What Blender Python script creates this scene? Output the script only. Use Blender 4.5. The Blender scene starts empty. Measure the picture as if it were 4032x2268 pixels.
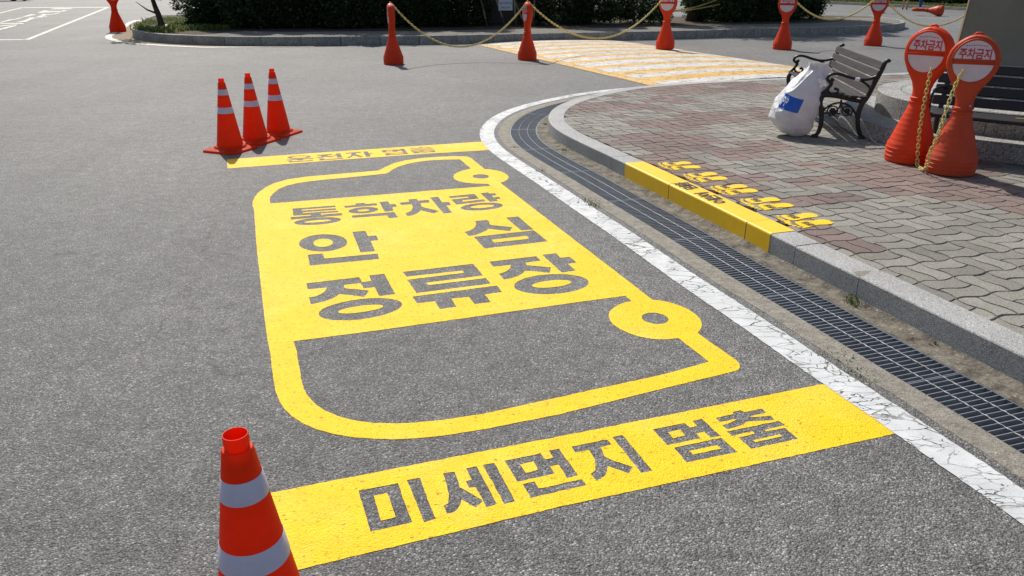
import bpy, bmesh, math, random
import numpy as np
from mathutils import Vector, Matrix, noise
from mathutils.geometry import tessellate_polygon

R = math.radians
random.seed(7)
rng = np.random.default_rng(7)
scene = bpy.context.scene
COL = scene.collection

# ------------------------------------------------------------------ camera
cam_d = bpy.data.cameras.new("camera")
cam_d.sensor_width = 36.0
cam_d.lens = 36.0 * 2989.0 / 4032.0
cam_d.clip_start = 0.05
cam_d.clip_end = 1500.0
cam = bpy.data.objects.new("camera", cam_d)
cam.location = (0, 0, 1.6)
cam.rotation_euler = (R(90 - 22.178), 0, 0)
COL.objects.link(cam)
scene.camera = cam

# ------------------------------------------------------------------ sky, sun, exposure
SUN_EL, SUN_AZ = R(47), math.atan2(-0.34, 0.94)      # azimuth clockwise from +Y
world = bpy.data.worlds.new("World")
scene.world = world
world.use_nodes = True
wn = world.node_tree
sky = wn.nodes.new("ShaderNodeTexSky")
sky.sky_type = 'NISHITA'
sky.sun_disc = False
sky.sun_elevation = SUN_EL
sky.sun_rotation = SUN_AZ
sky.air_density = 1.2
sky.dust_density = 2.0
bg = wn.nodes["Background"]
bg.inputs["Strength"].default_value = 0.09
wn.links.new(sky.outputs["Color"], bg.inputs["Color"])

sun_d = bpy.data.lights.new("sun", 'SUN')
sun_d.energy = 4.4
sun_d.angle = R(0.53)
sun_d.color = (1.0, 0.95, 0.87)
sun = bpy.data.objects.new("sun", sun_d)
sdir = Vector((math.sin(SUN_AZ) * math.cos(SUN_EL), math.cos(SUN_AZ) * math.cos(SUN_EL), math.sin(SUN_EL)))
sun.rotation_euler = (-sdir).to_track_quat('-Z', 'Y').to_euler()
sun.location = (0, 0, 30)
COL.objects.link(sun)

scene.view_settings.view_transform = 'Standard'
scene.view_settings.look = 'None'
scene.view_settings.exposure = 0.18
scene.view_settings.gamma = 1.0
scene.cycles.max_bounces = 6
scene.cycles.use_denoising = True

# plan outlines in metres on the ground (x right,y away from the camera)
VAN_OUTER = [(-1.974,5.5831),(-2.0079,5.6978),(-2.0318,5.8167),(-2.0466,5.956),(-2.0375,6.1179),(-2.0055,6.2706),(-1.9267,6.3942),(-1.7928,6.4926),(-1.6365,6.5522),(-1.4269,6.632),(-1.2039,6.7175),(-1.1851,6.7729),(-1.1542,6.8741),(-1.0999,7.0204),(-1.0094,7.1372),(-0.8736,7.2305),(-0.7109,7.2849),(-0.5643,7.3169),(-0.4743,7.3123),(-0.4285,7.294),(-0.3903,7.226),(-0.2471,6.7729),(-0.1911,6.761),(-0.1254,6.7136),(-0.0694,6.6358),(-0.037,6.541),(-0.0277,6.4668),(-0.0406,6.3834),(-0.0664,6.3195),(-0.0989,6.2775),(0.6794,3.978),(0.7548,3.7531),(0.7885,3.746),(0.8363,3.7221),(0.8804,3.6829),(0.9151,3.636),(0.942,3.5735),(0.954,3.5089),(0.9512,3.454),(0.9356,3.4004),(0.9183,3.3668),(0.9026,3.3424),(1.0149,3.0553),(1.0191,3.0333),(1.0174,3.0116),(1.0101,2.9871),(0.9961,2.966),(0.9749,2.951),(0.5775,2.7746),(0.1851,2.595),(-0.1128,2.4867),(-0.2378,2.4501),(-0.3362,2.4291),(-0.435,2.4202),(-0.5186,2.4232),(-0.6042,2.4351),(-0.6756,2.4561),(-0.7509,2.4898),(-0.8081,2.5273),(-0.8675,2.5821),(-0.9157,2.6422),(-0.9549,2.7045),(-0.9862,2.7693),(-1.0199,2.8596),(-1.0601,2.9712),(-1.1135,3.1255),(-1.1565,3.236),(-1.2299,3.4351),(-1.4456,4.0562),(-1.616,4.5431),(-1.9323,5.4866)]
VAN_HOLES = [[(-1.8527,5.6399),(-1.8855,5.7271),(-1.9108,5.8319),(-1.9185,5.956),(-1.9096,6.0849),(-1.878,6.1849),(-1.8063,6.2706),(-1.717,6.3301),(-1.5918,6.3942),(-1.3959,6.4742),(-1.1169,6.6014),(-1.0978,6.6551),(-1.0801,6.753),(-1.0412,6.8741),(-0.9793,6.978),(-0.8937,7.0632),(-0.7845,7.1284),(-0.6512,7.1636),(-0.4953,7.1725),(-0.3735,6.7929),(-0.4306,6.7332),(-0.4808,6.6551),(-0.5075,6.5786),(-0.5116,6.4852),(-0.4953,6.405),(-0.4553,6.3336),(-0.3955,6.281),(-0.3162,6.2533),(-0.2036,6.243),(-0.176,6.1748)],[(-0.2004,6.4963),(-0.2017,6.4792),(-0.2065,6.4631),(-0.2145,6.449),(-0.2254,6.4375),(-0.2386,6.4291),(-0.2534,6.4242),(-0.2691,6.4231),(-0.285,6.4259),(-0.3002,6.4323),(-0.3141,6.442),(-0.3259,6.4547),(-0.3351,6.4698),(-0.3412,6.4863),(-0.3438,6.5037),(-0.3428,6.5209),(-0.3383,6.5372),(-0.3304,6.5517),(-0.3195,6.5636),(-0.3062,6.5723),(-0.2911,6.5774),(-0.275,6.5785),(-0.2588,6.5757),(-0.2433,6.569),(-0.2293,6.5589),(-0.2175,6.5458),(-0.2084,6.5305),(-0.2027,6.5137)],[(-1.0404,3.2502),(-0.698,3.3581),(0.3859,3.7336),(0.6156,3.8091),(0.642,3.7354),(0.6071,3.7221),(0.5684,3.6916),(0.5315,3.6444),(0.5073,3.5983),(0.4957,3.5491),(0.4947,3.4931),(0.506,3.4385),(0.5315,3.3854),(0.5669,3.341),(0.6088,3.3047),(0.658,3.2797),(0.7032,3.2704),(0.7503,3.2726),(0.7995,3.2846),(0.8868,3.0427),(0.7824,2.9871),(0.6548,2.9214),(-0.1168,2.5986),(-0.2122,2.5723),(-0.3144,2.5464),(-0.3992,2.5324),(-0.4677,2.5292),(-0.5373,2.5337),(-0.5908,2.5432),(-0.6465,2.5625),(-0.7058,2.5952),(-0.7565,2.632),(-0.8036,2.68),(-0.8493,2.7474),(-0.878,2.8026),(-0.9001,2.8596),(-0.9324,2.9548),(-0.9664,3.0554),(-1.0044,3.1616)],[(0.7925,3.4966),(0.788,3.4821),(0.7805,3.4691),(0.7704,3.4584),(0.7582,3.4504),(0.7445,3.4455),(0.73,3.4439),(0.7153,3.4457),(0.7011,3.4508),(0.6882,3.4589),(0.6772,3.4698),(0.6685,3.4828),(0.6627,3.4975),(0.6601,3.5129),(0.6609,3.5285),(0.6649,3.5434),(0.6722,3.5568),(0.6823,3.568),(0.6947,3.5765),(0.7088,3.5817),(0.7238,3.5834),(0.739,3.5815),(0.7535,3.5761),(0.7667,3.5674),(0.7778,3.5561),(0.7862,3.5426),(0.7916,3.5276),(0.7937,3.5121)]]
VAN_LETTERS = [[(-1.6466,5.4969),(-1.3452,5.584),(-1.3308,5.5389),(-1.5678,5.4692),(-1.5607,5.4443),(-1.3257,5.507),(-1.3125,5.4667),(-1.5449,5.3975),(-1.5385,5.3767),(-1.2946,5.4443),(-1.282,5.4048),(-1.4036,5.3682),(-1.396,5.3429),(-1.2539,5.3804),(-1.2369,5.325),(-1.5801,5.2171),(-1.6015,5.2776),(-1.4639,5.3166),(-1.4691,5.3405),(-1.5898,5.3107)],[(-1.2233,5.22),(-1.2233,5.1999),(-1.2313,5.179),(-1.2467,5.1582),(-1.2688,5.1387),(-1.2964,5.1213),(-1.3281,5.107),(-1.3623,5.0963),(-1.3973,5.0898),(-1.4316,5.0877),(-1.4634,5.0902),(-1.4913,5.0971),(-1.5138,5.1082),(-1.5299,5.1229),(-1.5388,5.1405),(-1.5398,5.1601),(-1.533,5.181),(-1.5185,5.2019),(-1.497,5.2218),(-1.4695,5.2398),(-1.4375,5.2548),(-1.4025,5.2661),(-1.3664,5.273),(-1.331,5.2752),(-1.2982,5.2726),(-1.2697,5.2652),(-1.247,5.2536),(-1.2313,5.2382)],[(-1.2914,5.2062),(-1.2924,5.1998),(-1.2978,5.1924),(-1.3074,5.1844),(-1.3206,5.1763),(-1.3368,5.1683),(-1.3552,5.1611),(-1.3748,5.1548),(-1.3947,5.1498),(-1.4138,5.1463),(-1.4313,5.1446),(-1.4463,5.1446),(-1.458,5.1465),(-1.4659,5.15),(-1.4696,5.1551),(-1.4688,5.1614),(-1.4636,5.1687),(-1.4543,5.1767),(-1.4412,5.1848),(-1.4251,5.1928),(-1.4068,5.2001),(-1.387,5.2065),(-1.367,5.2116),(-1.3476,5.2151),(-1.3298,5.2169),(-1.3146,5.2169),(-1.3028,5.215),(-1.295,5.2114)],[(-1.2725,5.5685),(-1.1931,5.5944),(-1.2029,5.6364),(-1.1357,5.6563),(-1.1261,5.6232),(-1.0411,5.6457),(-1.0238,5.5866),(-1.2567,5.5172)],[(-1.0011,5.4786),(-1.0007,5.4595),(-1.0057,5.4401),(-1.0158,5.4216),(-1.0304,5.4047),(-1.0487,5.3904),(-1.0699,5.3792),(-1.0928,5.3718),(-1.1165,5.3684),(-1.1397,5.3693),(-1.1614,5.3743),(-1.1804,5.3833),(-1.196,5.3957),(-1.2071,5.4112),(-1.2134,5.4288),(-1.2144,5.4478),(-1.2101,5.4672),(-1.2005,5.486),(-1.1863,5.5033),(-1.1679,5.5182),(-1.1464,5.5298),(-1.1229,5.5377),(-1.0986,5.5412),(-1.0747,5.5403),(-1.0525,5.535),(-1.0332,5.5256),(-1.0177,5.5126),(-1.0068,5.4966)],[(-1.0641,5.4642),(-1.064,5.4578),(-1.0661,5.4512),(-1.0702,5.4445),(-1.0761,5.4383),(-1.0834,5.4327),(-1.0919,5.4281),(-1.101,5.4247),(-1.1104,5.4226),(-1.1196,5.422),(-1.128,5.4229),(-1.1354,5.4252),(-1.1413,5.4288),(-1.1455,5.4336),(-1.1476,5.4393),(-1.1477,5.4457),(-1.1457,5.4523),(-1.1417,5.4589),(-1.1359,5.4652),(-1.1286,5.4709),(-1.1201,5.4755),(-1.1109,5.479),(-1.1014,5.4811),(-1.0922,5.4818),(-1.0836,5.4809),(-1.0762,5.4785),(-1.0703,5.4748),(-1.0662,5.47)],[(-1.0253,5.683),(-0.9621,5.7005),(-0.9331,5.6167),(-0.8928,5.6259),(-0.8696,5.5504),(-0.9031,5.535),(-0.8791,5.4381),(-0.9418,5.4159)],[(-1.1666,5.3166),(-0.8715,5.4097),(-0.8231,5.2752),(-0.8845,5.2484),(-0.9101,5.3226),(-1.1499,5.2612)],[(-0.8665,5.6607),(-0.794,5.6875),(-0.8083,5.7512),(-0.7463,5.7718),(-0.7297,5.7172),(-0.6531,5.7417),(-0.6325,5.6714),(-0.701,5.6408),(-0.6876,5.5689),(-0.6697,5.5367),(-0.5431,5.4385),(-0.5719,5.3723),(-0.6435,5.4237),(-0.6802,5.4546),(-0.688,5.3991),(-0.7112,5.3445),(-0.7387,5.3146),(-0.7596,5.3028),(-0.7856,5.3784),(-0.7636,5.4028),(-0.751,5.4422),(-0.7455,5.4986),(-0.7507,5.556),(-0.7686,5.6145),(-0.8437,5.5949)],[(-0.6464,5.8107),(-0.5837,5.8317),(-0.5383,5.6714),(-0.49,5.6848),(-0.4645,5.6014),(-0.4999,5.5792),(-0.4406,5.393),(-0.5019,5.3662)],[(-0.504,5.8415),(-0.3014,5.92),(-0.257,5.776),(-0.3884,5.728),(-0.3786,5.6875),(-0.2219,5.7581),(-0.2034,5.7009),(-0.4246,5.6105),(-0.4742,5.7526),(-0.3481,5.7995),(-0.3423,5.8177),(-0.35,5.8345),(-0.4872,5.7926)],[(-0.2546,5.9359),(-0.1946,5.965),(-0.1802,5.9272),(-0.1388,5.9417),(-0.1216,5.8812),(-0.1559,5.8642),(-0.1454,5.8135),(-0.1028,5.8317),(-0.0878,5.776),(-0.122,5.7595),(-0.1089,5.7077),(-0.1699,5.6848)],[(-0.0683,5.5883),(-0.072,5.565),(-0.0836,5.5412),(-0.1022,5.5182),(-0.127,5.4971),(-0.1565,5.4789),(-0.1895,5.4644),(-0.2242,5.4543),(-0.259,5.4491),(-0.2923,5.449),(-0.3223,5.4541),(-0.3478,5.464),(-0.3675,5.4784),(-0.3803,5.4965),(-0.3856,5.5176),(-0.383,5.5406),(-0.3726,5.5643),(-0.3549,5.5877),(-0.3305,5.6094),(-0.3008,5.6285),(-0.2673,5.6438),(-0.2316,5.6545),(-0.1956,5.66),(-0.1612,5.6601),(-0.1302,5.6547),(-0.1043,5.6441),(-0.0848,5.629),(-0.0726,5.61)],[(-0.1366,5.5805),(-0.1386,5.5707),(-0.145,5.5603),(-0.1554,5.5498),(-0.1693,5.5398),(-0.186,5.5306),(-0.2046,5.5229),(-0.2242,5.5169),(-0.2439,5.513),(-0.2626,5.5113),(-0.2795,5.5119),(-0.2937,5.5149),(-0.3046,5.5199),(-0.3115,5.5269),(-0.3142,5.5354),(-0.3124,5.5451),(-0.3063,5.5555),(-0.2961,5.566),(-0.2824,5.5762),(-0.2657,5.5854),(-0.247,5.5933),(-0.2272,5.5995),(-0.2073,5.6035),(-0.1882,5.6052),(-0.1711,5.6046),(-0.1567,5.6016),(-0.1458,5.5964),(-0.139,5.5892)],[(-1.078,4.717),(-1.0741,4.6778),(-1.0781,4.6402),(-1.0897,4.6062),(-1.1082,4.5772),(-1.1326,4.5545),(-1.1618,4.5392),(-1.1943,4.5317),(-1.2286,4.5325),(-1.2633,4.5415),(-1.2966,4.5583),(-1.3271,4.5822),(-1.3533,4.6123),(-1.3738,4.6471),(-1.3876,4.6851),(-1.3939,4.7244),(-1.3921,4.7632),(-1.3821,4.7993),(-1.3644,4.8308),(-1.3397,4.8559),(-1.3094,4.8732),(-1.2749,4.8817),(-1.2382,4.8808),(-1.2014,4.8706),(-1.1664,4.8517),(-1.1351,4.8253),(-1.1092,4.7928),(-1.0898,4.756)],[(-1.1703,4.7106),(-1.1679,4.692),(-1.1687,4.6741),(-1.1727,4.6577),(-1.1797,4.6436),(-1.1893,4.6325),(-1.201,4.6249),(-1.2143,4.6212),(-1.2284,4.6215),(-1.2429,4.6258),(-1.2568,4.6339),(-1.2697,4.6454),(-1.2807,4.6599),(-1.2895,4.6765),(-1.2955,4.6946),(-1.2984,4.7132),(-1.298,4.7314),(-1.2943,4.7483),(-1.2875,4.7629),(-1.2779,4.7745),(-1.266,4.7826),(-1.2523,4.7865),(-1.2377,4.7862),(-1.2229,4.7817),(-1.2086,4.7731),(-1.1955,4.761),(-1.1845,4.746),(-1.176,4.7289)],[(-1.0885,4.9324),(-1.0028,4.9568),(-0.9652,4.8427),(-0.9121,4.857),(-0.8802,4.7558),(-0.9287,4.738),(-0.8667,4.5408),(-0.9536,4.5146)],[(-1.2772,4.4719),(-1.1862,4.4939),(-1.1565,4.4019),(-0.8431,4.4924),(-0.8166,4.3948),(-1.2156,4.2771)],[(-0.265,5.1838),(-0.1745,5.2076),(-0.1626,5.1648),(-0.1552,5.0996),(-0.1439,5.0877),(0.003,5.0404),(-0.0143,4.9498),(-0.1607,5.0001),(-0.1783,4.9559),(-0.2064,4.9125),(-0.242,4.8697),(-0.2897,4.8418),(-0.3228,4.9341),(-0.2892,4.9603),(-0.267,5.0045),(-0.2542,5.0539),(-0.2513,5.1135),(-0.2545,5.1554)],[(-0.043,5.2635),(0.0449,5.2968),(0.1462,4.9868),(0.0632,4.9621)],[(-0.2532,4.8251),(0.1498,4.9691),(0.2342,4.7331),(-0.1743,4.59)],[(-0.1332,4.7672),(0.099,4.8486),(0.1136,4.7886),(-0.115,4.7074)],[(-1.165,3.9901),(-0.8828,4.0878),(-0.852,4.0086),(-0.8036,4.0287),(-0.8314,4.1127),(-0.7485,4.1435),(-0.6375,3.8326),(-0.7216,3.805),(-0.7683,3.9333),(-0.8268,3.9173),(-0.8594,3.9953),(-0.9465,3.9645),(-0.9374,3.9256),(-0.922,3.9154),(-0.7905,3.8824),(-0.8008,3.7929),(-0.8738,3.8172),(-0.9444,3.8326),(-0.9522,3.8081),(-0.9679,3.7718),(-1.0052,3.7302),(-1.0654,3.6941),(-1.0992,3.785),(-1.0664,3.802),(-1.0436,3.8356),(-1.0315,3.8761),(-1.0333,3.9269),(-1.1341,3.9033)],[(-0.5823,3.6897),(-0.5836,3.6584),(-0.5954,3.6261),(-0.6167,3.5942),(-0.6464,3.5644),(-0.6828,3.5381),(-0.7242,3.5165),(-0.7684,3.5004),(-0.8136,3.4906),(-0.8575,3.4874),(-0.8983,3.491),(-0.934,3.5013),(-0.963,3.5178),(-0.9839,3.5397),(-0.9955,3.5663),(-0.9971,3.5963),(-0.9885,3.6282),(-0.9698,3.6606),(-0.9418,3.6917),(-0.9057,3.72),(-0.8633,3.7438),(-0.8168,3.7618),(-0.7687,3.773),(-0.7217,3.7766),(-0.6783,3.7725),(-0.6409,3.7608),(-0.6115,3.7424),(-0.5917,3.7182)],[(-0.6783,3.6688),(-0.6796,3.6582),(-0.6866,3.6462),(-0.6987,3.6336),(-0.7154,3.6209),(-0.7357,3.6087),(-0.7587,3.5977),(-0.7832,3.5883),(-0.808,3.5811),(-0.8319,3.5764),(-0.8537,3.5743),(-0.8724,3.575),(-0.8871,3.5785),(-0.8971,3.5846),(-0.9018,3.5929),(-0.901,3.6032),(-0.8948,3.6149),(-0.8832,3.6274),(-0.867,3.6402),(-0.8469,3.6525),(-0.8238,3.6638),(-0.799,3.6735),(-0.7736,3.681),(-0.7491,3.686),(-0.7267,3.6882),(-0.7075,3.6874),(-0.6926,3.6838),(-0.6827,3.6774)],[(-0.6431,4.1712),(-0.2362,4.309),(-0.1676,4.1135),(-0.4851,4.0014),(-0.4713,3.9633),(-0.1512,4.0721),(-0.119,3.9882),(-0.5238,3.8475),(-0.5995,4.0449),(-0.28,4.1591),(-0.2922,4.1934),(-0.6103,4.0948)],[(-0.5403,3.7972),(-0.0853,3.9568),(-0.0537,3.8631),(-0.1481,3.829),(-0.1129,3.7221),(-0.1981,3.693),(-0.2329,3.7954),(-0.3262,3.7683),(-0.2932,3.6603),(-0.3772,3.6292),(-0.4131,3.7339),(-0.505,3.7063)],[(-0.1394,4.3464),(0.1507,4.4439),(0.175,4.3656),(0.0846,4.3273),(0.0853,4.2919),(0.0995,4.2822),(0.2331,4.2474),(0.221,4.155),(0.146,4.1799),(0.0784,4.1921),(0.0664,4.155),(0.0355,4.106),(0.0027,4.075),(-0.0458,4.0478),(-0.0776,4.1409),(-0.0457,4.1657),(-0.0229,4.2015),(-0.0101,4.2415),(-0.0063,4.2896),(-0.1115,4.2599)],[(0.19,4.4703),(0.277,4.5002),(0.2993,4.4162),(0.3581,4.432),(0.3926,4.3311),(0.3389,4.3084),(0.3759,4.1943),(0.2918,4.1607)],[(0.4364,4.0042),(0.4279,3.9699),(0.4093,3.9366),(0.3818,3.9059),(0.3469,3.8791),(0.3062,3.8576),(0.2619,3.8421),(0.2159,3.8334),(0.1703,3.8318),(0.1272,3.8374),(0.0887,3.8499),(0.0564,3.8689),(0.032,3.8934),(0.0168,3.9226),(0.0117,3.9549),(0.0171,3.989),(0.033,4.023),(0.0587,4.0554),(0.0933,4.0843),(0.1349,4.108),(0.1814,4.1254),(0.2304,4.1353),(0.2791,4.1371),(0.3248,4.1307),(0.365,4.1166),(0.3977,4.0955),(0.4211,4.0687),(0.4341,4.0377)],[(0.3371,4.0118),(0.3334,3.9992),(0.3242,3.9859),(0.3101,3.9726),(0.2917,3.9599),(0.27,3.9484),(0.2462,3.9387),(0.2213,3.9313),(0.1966,3.9266),(0.1733,3.9246),(0.1525,3.9256),(0.1352,3.9295),(0.1223,3.936),(0.1144,3.945),(0.1119,3.9559),(0.115,3.9683),(0.1235,3.9815),(0.1372,3.9949),(0.1553,4.0078),(0.1769,4.0196),(0.201,4.0296),(0.2264,4.0373),(0.2517,4.0423),(0.2757,4.0443),(0.297,4.0433),(0.3145,4.0393),(0.3275,4.0324),(0.3351,4.0231)]]
FAR_BAR = [(-2.7209,7.1754),(-2.1576,7.3898),(-1.5733,7.5919),(-0.2828,8.0417),(-0.2225,7.6041),(-0.8119,7.4365),(-1.5763,7.1754),(-2.5854,6.7989)]
FAR_LETTERS = [[(-1.9482,7.2951),(-1.9472,7.2791),(-1.9516,7.2628),(-1.9613,7.247),(-1.9756,7.2325),(-1.994,7.22),(-2.0154,7.21),(-2.0388,7.2031),(-2.063,7.1996),(-2.0869,7.1997),(-2.1093,7.2033),(-2.1291,7.2103),(-2.1453,7.2203),(-2.1571,7.2329),(-2.164,7.2475),(-2.1655,7.2634),(-2.1615,7.2796),(-2.1522,7.2956),(-2.138,7.3103),(-2.1197,7.3232),(-2.0982,7.3334),(-2.0744,7.3406),(-2.0498,7.3442),(-2.0254,7.3441),(-2.0027,7.3404),(-1.9826,7.3331),(-1.9664,7.3228),(-1.9547,7.3099)],[(-1.9824,7.2923),(-1.982,7.2829),(-1.9852,7.2732),(-1.9919,7.2636),(-2.0017,7.2547),(-2.0141,7.2468),(-2.0285,7.2403),(-2.0442,7.2356),(-2.0603,7.2329),(-2.0762,7.2323),(-2.091,7.2339),(-2.104,7.2375),(-2.1145,7.2431),(-2.1221,7.2502),(-2.1262,7.2587),(-2.1268,7.268),(-2.1238,7.2777),(-2.1173,7.2873),(-2.1076,7.2963),(-2.0952,7.3043),(-2.0807,7.3109),(-2.0649,7.3156),(-2.0485,7.3184),(-2.0325,7.319),(-2.0175,7.3174),(-2.0045,7.3137),(-1.9939,7.3081),(-1.9864,7.3008)],[(-2.1473,7.1582),(-1.9128,7.2323),(-1.9018,7.1992),(-1.9956,7.1691),(-1.9825,7.1365),(-2.0306,7.1257),(-2.0407,7.1528),(-2.1347,7.123)],[(-2.1128,7.1042),(-2.0846,7.115),(-2.0757,7.0882),(-1.8944,7.1392),(-1.883,7.1096),(-2.0938,7.0431)],[(-1.9103,7.3617),(-1.7681,7.4107),(-1.7561,7.3761),(-1.8022,7.3475),(-1.7953,7.3304),(-1.7265,7.2965),(-1.7375,7.2628),(-1.8078,7.2909),(-1.8239,7.2545),(-1.863,7.2267),(-1.88,7.2601),(-1.8541,7.2796),(-1.8462,7.3247),(-1.8987,7.3389)],[(-1.7505,7.3617),(-1.7215,7.3732),(-1.7389,7.4252),(-1.6965,7.4456),(-1.6364,7.2601),(-1.6821,7.2461),(-1.7111,7.3389),(-1.7406,7.3304)],[(-1.8462,7.1992),(-1.8065,7.2184),(-1.7928,7.1718),(-1.6251,7.235),(-1.6159,7.1992),(-1.8223,7.123)],[(-1.6471,7.4632),(-1.5077,7.5133),(-1.4968,7.4778),(-1.5407,7.4456),(-1.5344,7.3962),(-1.442,7.2965),(-1.4613,7.2684),(-1.5389,7.3389),(-1.5527,7.2684),(-1.5779,7.2267),(-1.5907,7.2601),(-1.5688,7.3191),(-1.5832,7.4397),(-1.6333,7.4194)],[(-1.4824,7.5193),(-1.4447,7.5372),(-1.4119,7.4397),(-1.3859,7.4514),(-1.3756,7.4165),(-1.3991,7.402),(-1.3686,7.2965),(-1.4086,7.274)],[(-1.31,7.5822),(-1.1707,7.6278),(-1.1651,7.6156),(-1.1229,7.6278),(-1.1349,7.6554),(-1.0982,7.6677),(-1.0473,7.5104),(-1.0861,7.4956),(-1.1092,7.5732),(-1.1495,7.5581),(-1.1377,7.5282),(-1.2773,7.4749)],[(-1.2629,7.5641),(-1.2027,7.5852),(-1.1858,7.5342),(-1.2456,7.5133)],[(-1.255,7.4397),(-1.0441,7.4956),(-1.0201,7.4194),(-1.2261,7.3446)],[(-1.21,7.4223),(-1.0787,7.4632),(-1.0686,7.4339),(-1.1955,7.3876)],[(-1.039,7.6708),(-0.9497,7.7017),(-0.9554,7.7236),(-0.9145,7.7329),(-0.9089,7.7111),(-0.8315,7.7424),(-0.8226,7.7173),(-1.0292,7.6431)],[(-1.0224,7.6034),(-0.8067,7.6862),(-0.7976,7.6584),(-1.0099,7.5641)],[(-1.0051,7.5402),(-0.7854,7.6308),(-0.7764,7.6034),(-0.8838,7.5672),(-0.8771,7.5342),(-0.9167,7.5223),(-0.9222,7.5431),(-0.9983,7.5104)],[(-0.9862,7.4985),(-0.7742,7.5792),(-0.7598,7.5133),(-0.9635,7.4397)],[(-0.9328,7.4985),(-0.8118,7.5431),(-0.8034,7.5223),(-0.9207,7.4749)]]
NEAR_BAR = [(-0.8874,2.073),(-0.8117,2.0999),(0.3758,2.5067),(1.3176,2.8367),(1.3417,2.8346),(1.3506,2.8022),(1.4686,2.4644),(0.762,2.2278),(0.1527,2.0271),(-0.2479,1.8799),(-0.6302,1.7409),(-0.7108,1.7105)]
NEAR_LETTERS = [[(-0.5169,2.1112),(-0.3909,2.1526),(-0.318,1.9502),(-0.4415,1.907)],[(-0.462,2.0843),(-0.4188,2.0993),(-0.3716,1.9754),(-0.4167,1.9592)],[(-0.3611,2.1702),(-0.3199,2.1835),(-0.2441,1.9673),(-0.2799,1.9521)],[(-0.2418,2.2057),(-0.2028,2.2174),(-0.1858,2.1721),(-0.1774,2.1312),(-0.0998,2.0625),(-0.0976,2.0528),(-0.1198,2.0237),(-0.1676,2.065),(-0.1693,2.039),(-0.1766,2.0152),(-0.1886,2.0002),(-0.2086,1.9925),(-0.2226,2.0311),(-0.2115,2.0442),(-0.21,2.0667),(-0.2128,2.095),(-0.2212,2.1385)],[(-0.1613,2.2382),(-0.1242,2.2489),(-0.0494,2.039),(-0.0842,2.0254),(-0.0931,2.0511),(-0.0976,2.0632),(-0.1239,2.1312),(-0.1452,2.1257),(-0.1598,2.1627),(-0.1384,2.1721)],[(-0.1029,2.2593),(-0.0634,2.2702),(0.0117,2.0545),(-0.0263,2.0424)],[(-0.0265,2.2821),(0.1044,2.33),(0.12,2.2921),(0.1488,2.3018),(0.1367,2.3448),(0.1721,2.358),(0.2297,2.1986),(0.1915,2.1821),(0.1658,2.2596),(0.1351,2.2502),(0.1496,2.2073),(0.0183,2.16)],[(0.0268,2.2623),(0.0766,2.2794),(0.093,2.2279),(0.0473,2.2095)],[(0.0351,2.1488),(0.0768,2.1608),(0.0907,2.1235),(0.2414,2.1742),(0.2538,2.1425),(0.0628,2.073)],[(0.2203,2.3714),(0.3552,2.419),(0.3688,2.3845),(0.3265,2.3682),(0.336,2.3084),(0.3481,2.2948),(0.427,2.2454),(0.406,2.2073),(0.3396,2.251),(0.3339,2.2212),(0.3232,2.1957),(0.3081,2.1778),(0.2905,2.1653),(0.2755,2.2048),(0.2911,2.2249),(0.2959,2.2547),(0.2957,2.2929),(0.2878,2.3281),(0.2828,2.348),(0.2322,2.3352)],[(0.3783,2.4338),(0.4181,2.4474),(0.4925,2.2242),(0.4515,2.2095)],[(0.539,2.4866),(0.6689,2.532),(0.6846,2.5007),(0.7153,2.5119),(0.7057,2.5466),(0.7444,2.5617),(0.7869,2.4421),(0.7496,2.4306),(0.7304,2.47),(0.6996,2.4592),(0.7064,2.4264),(0.5752,2.3806)],[(0.5933,2.467),(0.6441,2.4853),(0.654,2.4442),(0.6052,2.4264)],[(0.5965,2.3643),(0.7864,2.4306),(0.8214,2.3378),(0.6234,2.2727)],[(0.6472,2.3442),(0.7584,2.3802),(0.7681,2.359),(0.6555,2.3212)],[(0.7995,2.5695),(0.8765,2.5975),(0.8774,2.6131),(0.9132,2.626),(0.9268,2.6117),(1.0023,2.6385),(1.0099,2.6084),(0.9353,2.5802),(0.9513,2.5755),(1.0226,2.5849),(1.0259,2.5525),(0.9759,2.5502),(0.9117,2.5411),(0.8967,2.523),(0.865,2.5052),(0.8241,2.4866),(0.8131,2.5163),(0.8454,2.532),(0.8693,2.5479),(0.8829,2.5617),(0.8097,2.5411)],[(0.8202,2.4735),(1.0417,2.5479),(1.055,2.5177),(0.9675,2.4831),(0.9708,2.4744),(1.0479,2.4963),(1.0721,2.423),(0.8788,2.357),(0.8519,2.4314),(0.9224,2.4571),(0.9182,2.4753),(0.8298,2.4421)],[(0.9015,2.4146),(1.0155,2.4528),(1.0204,2.4399),(0.9066,2.4)]]
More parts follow.
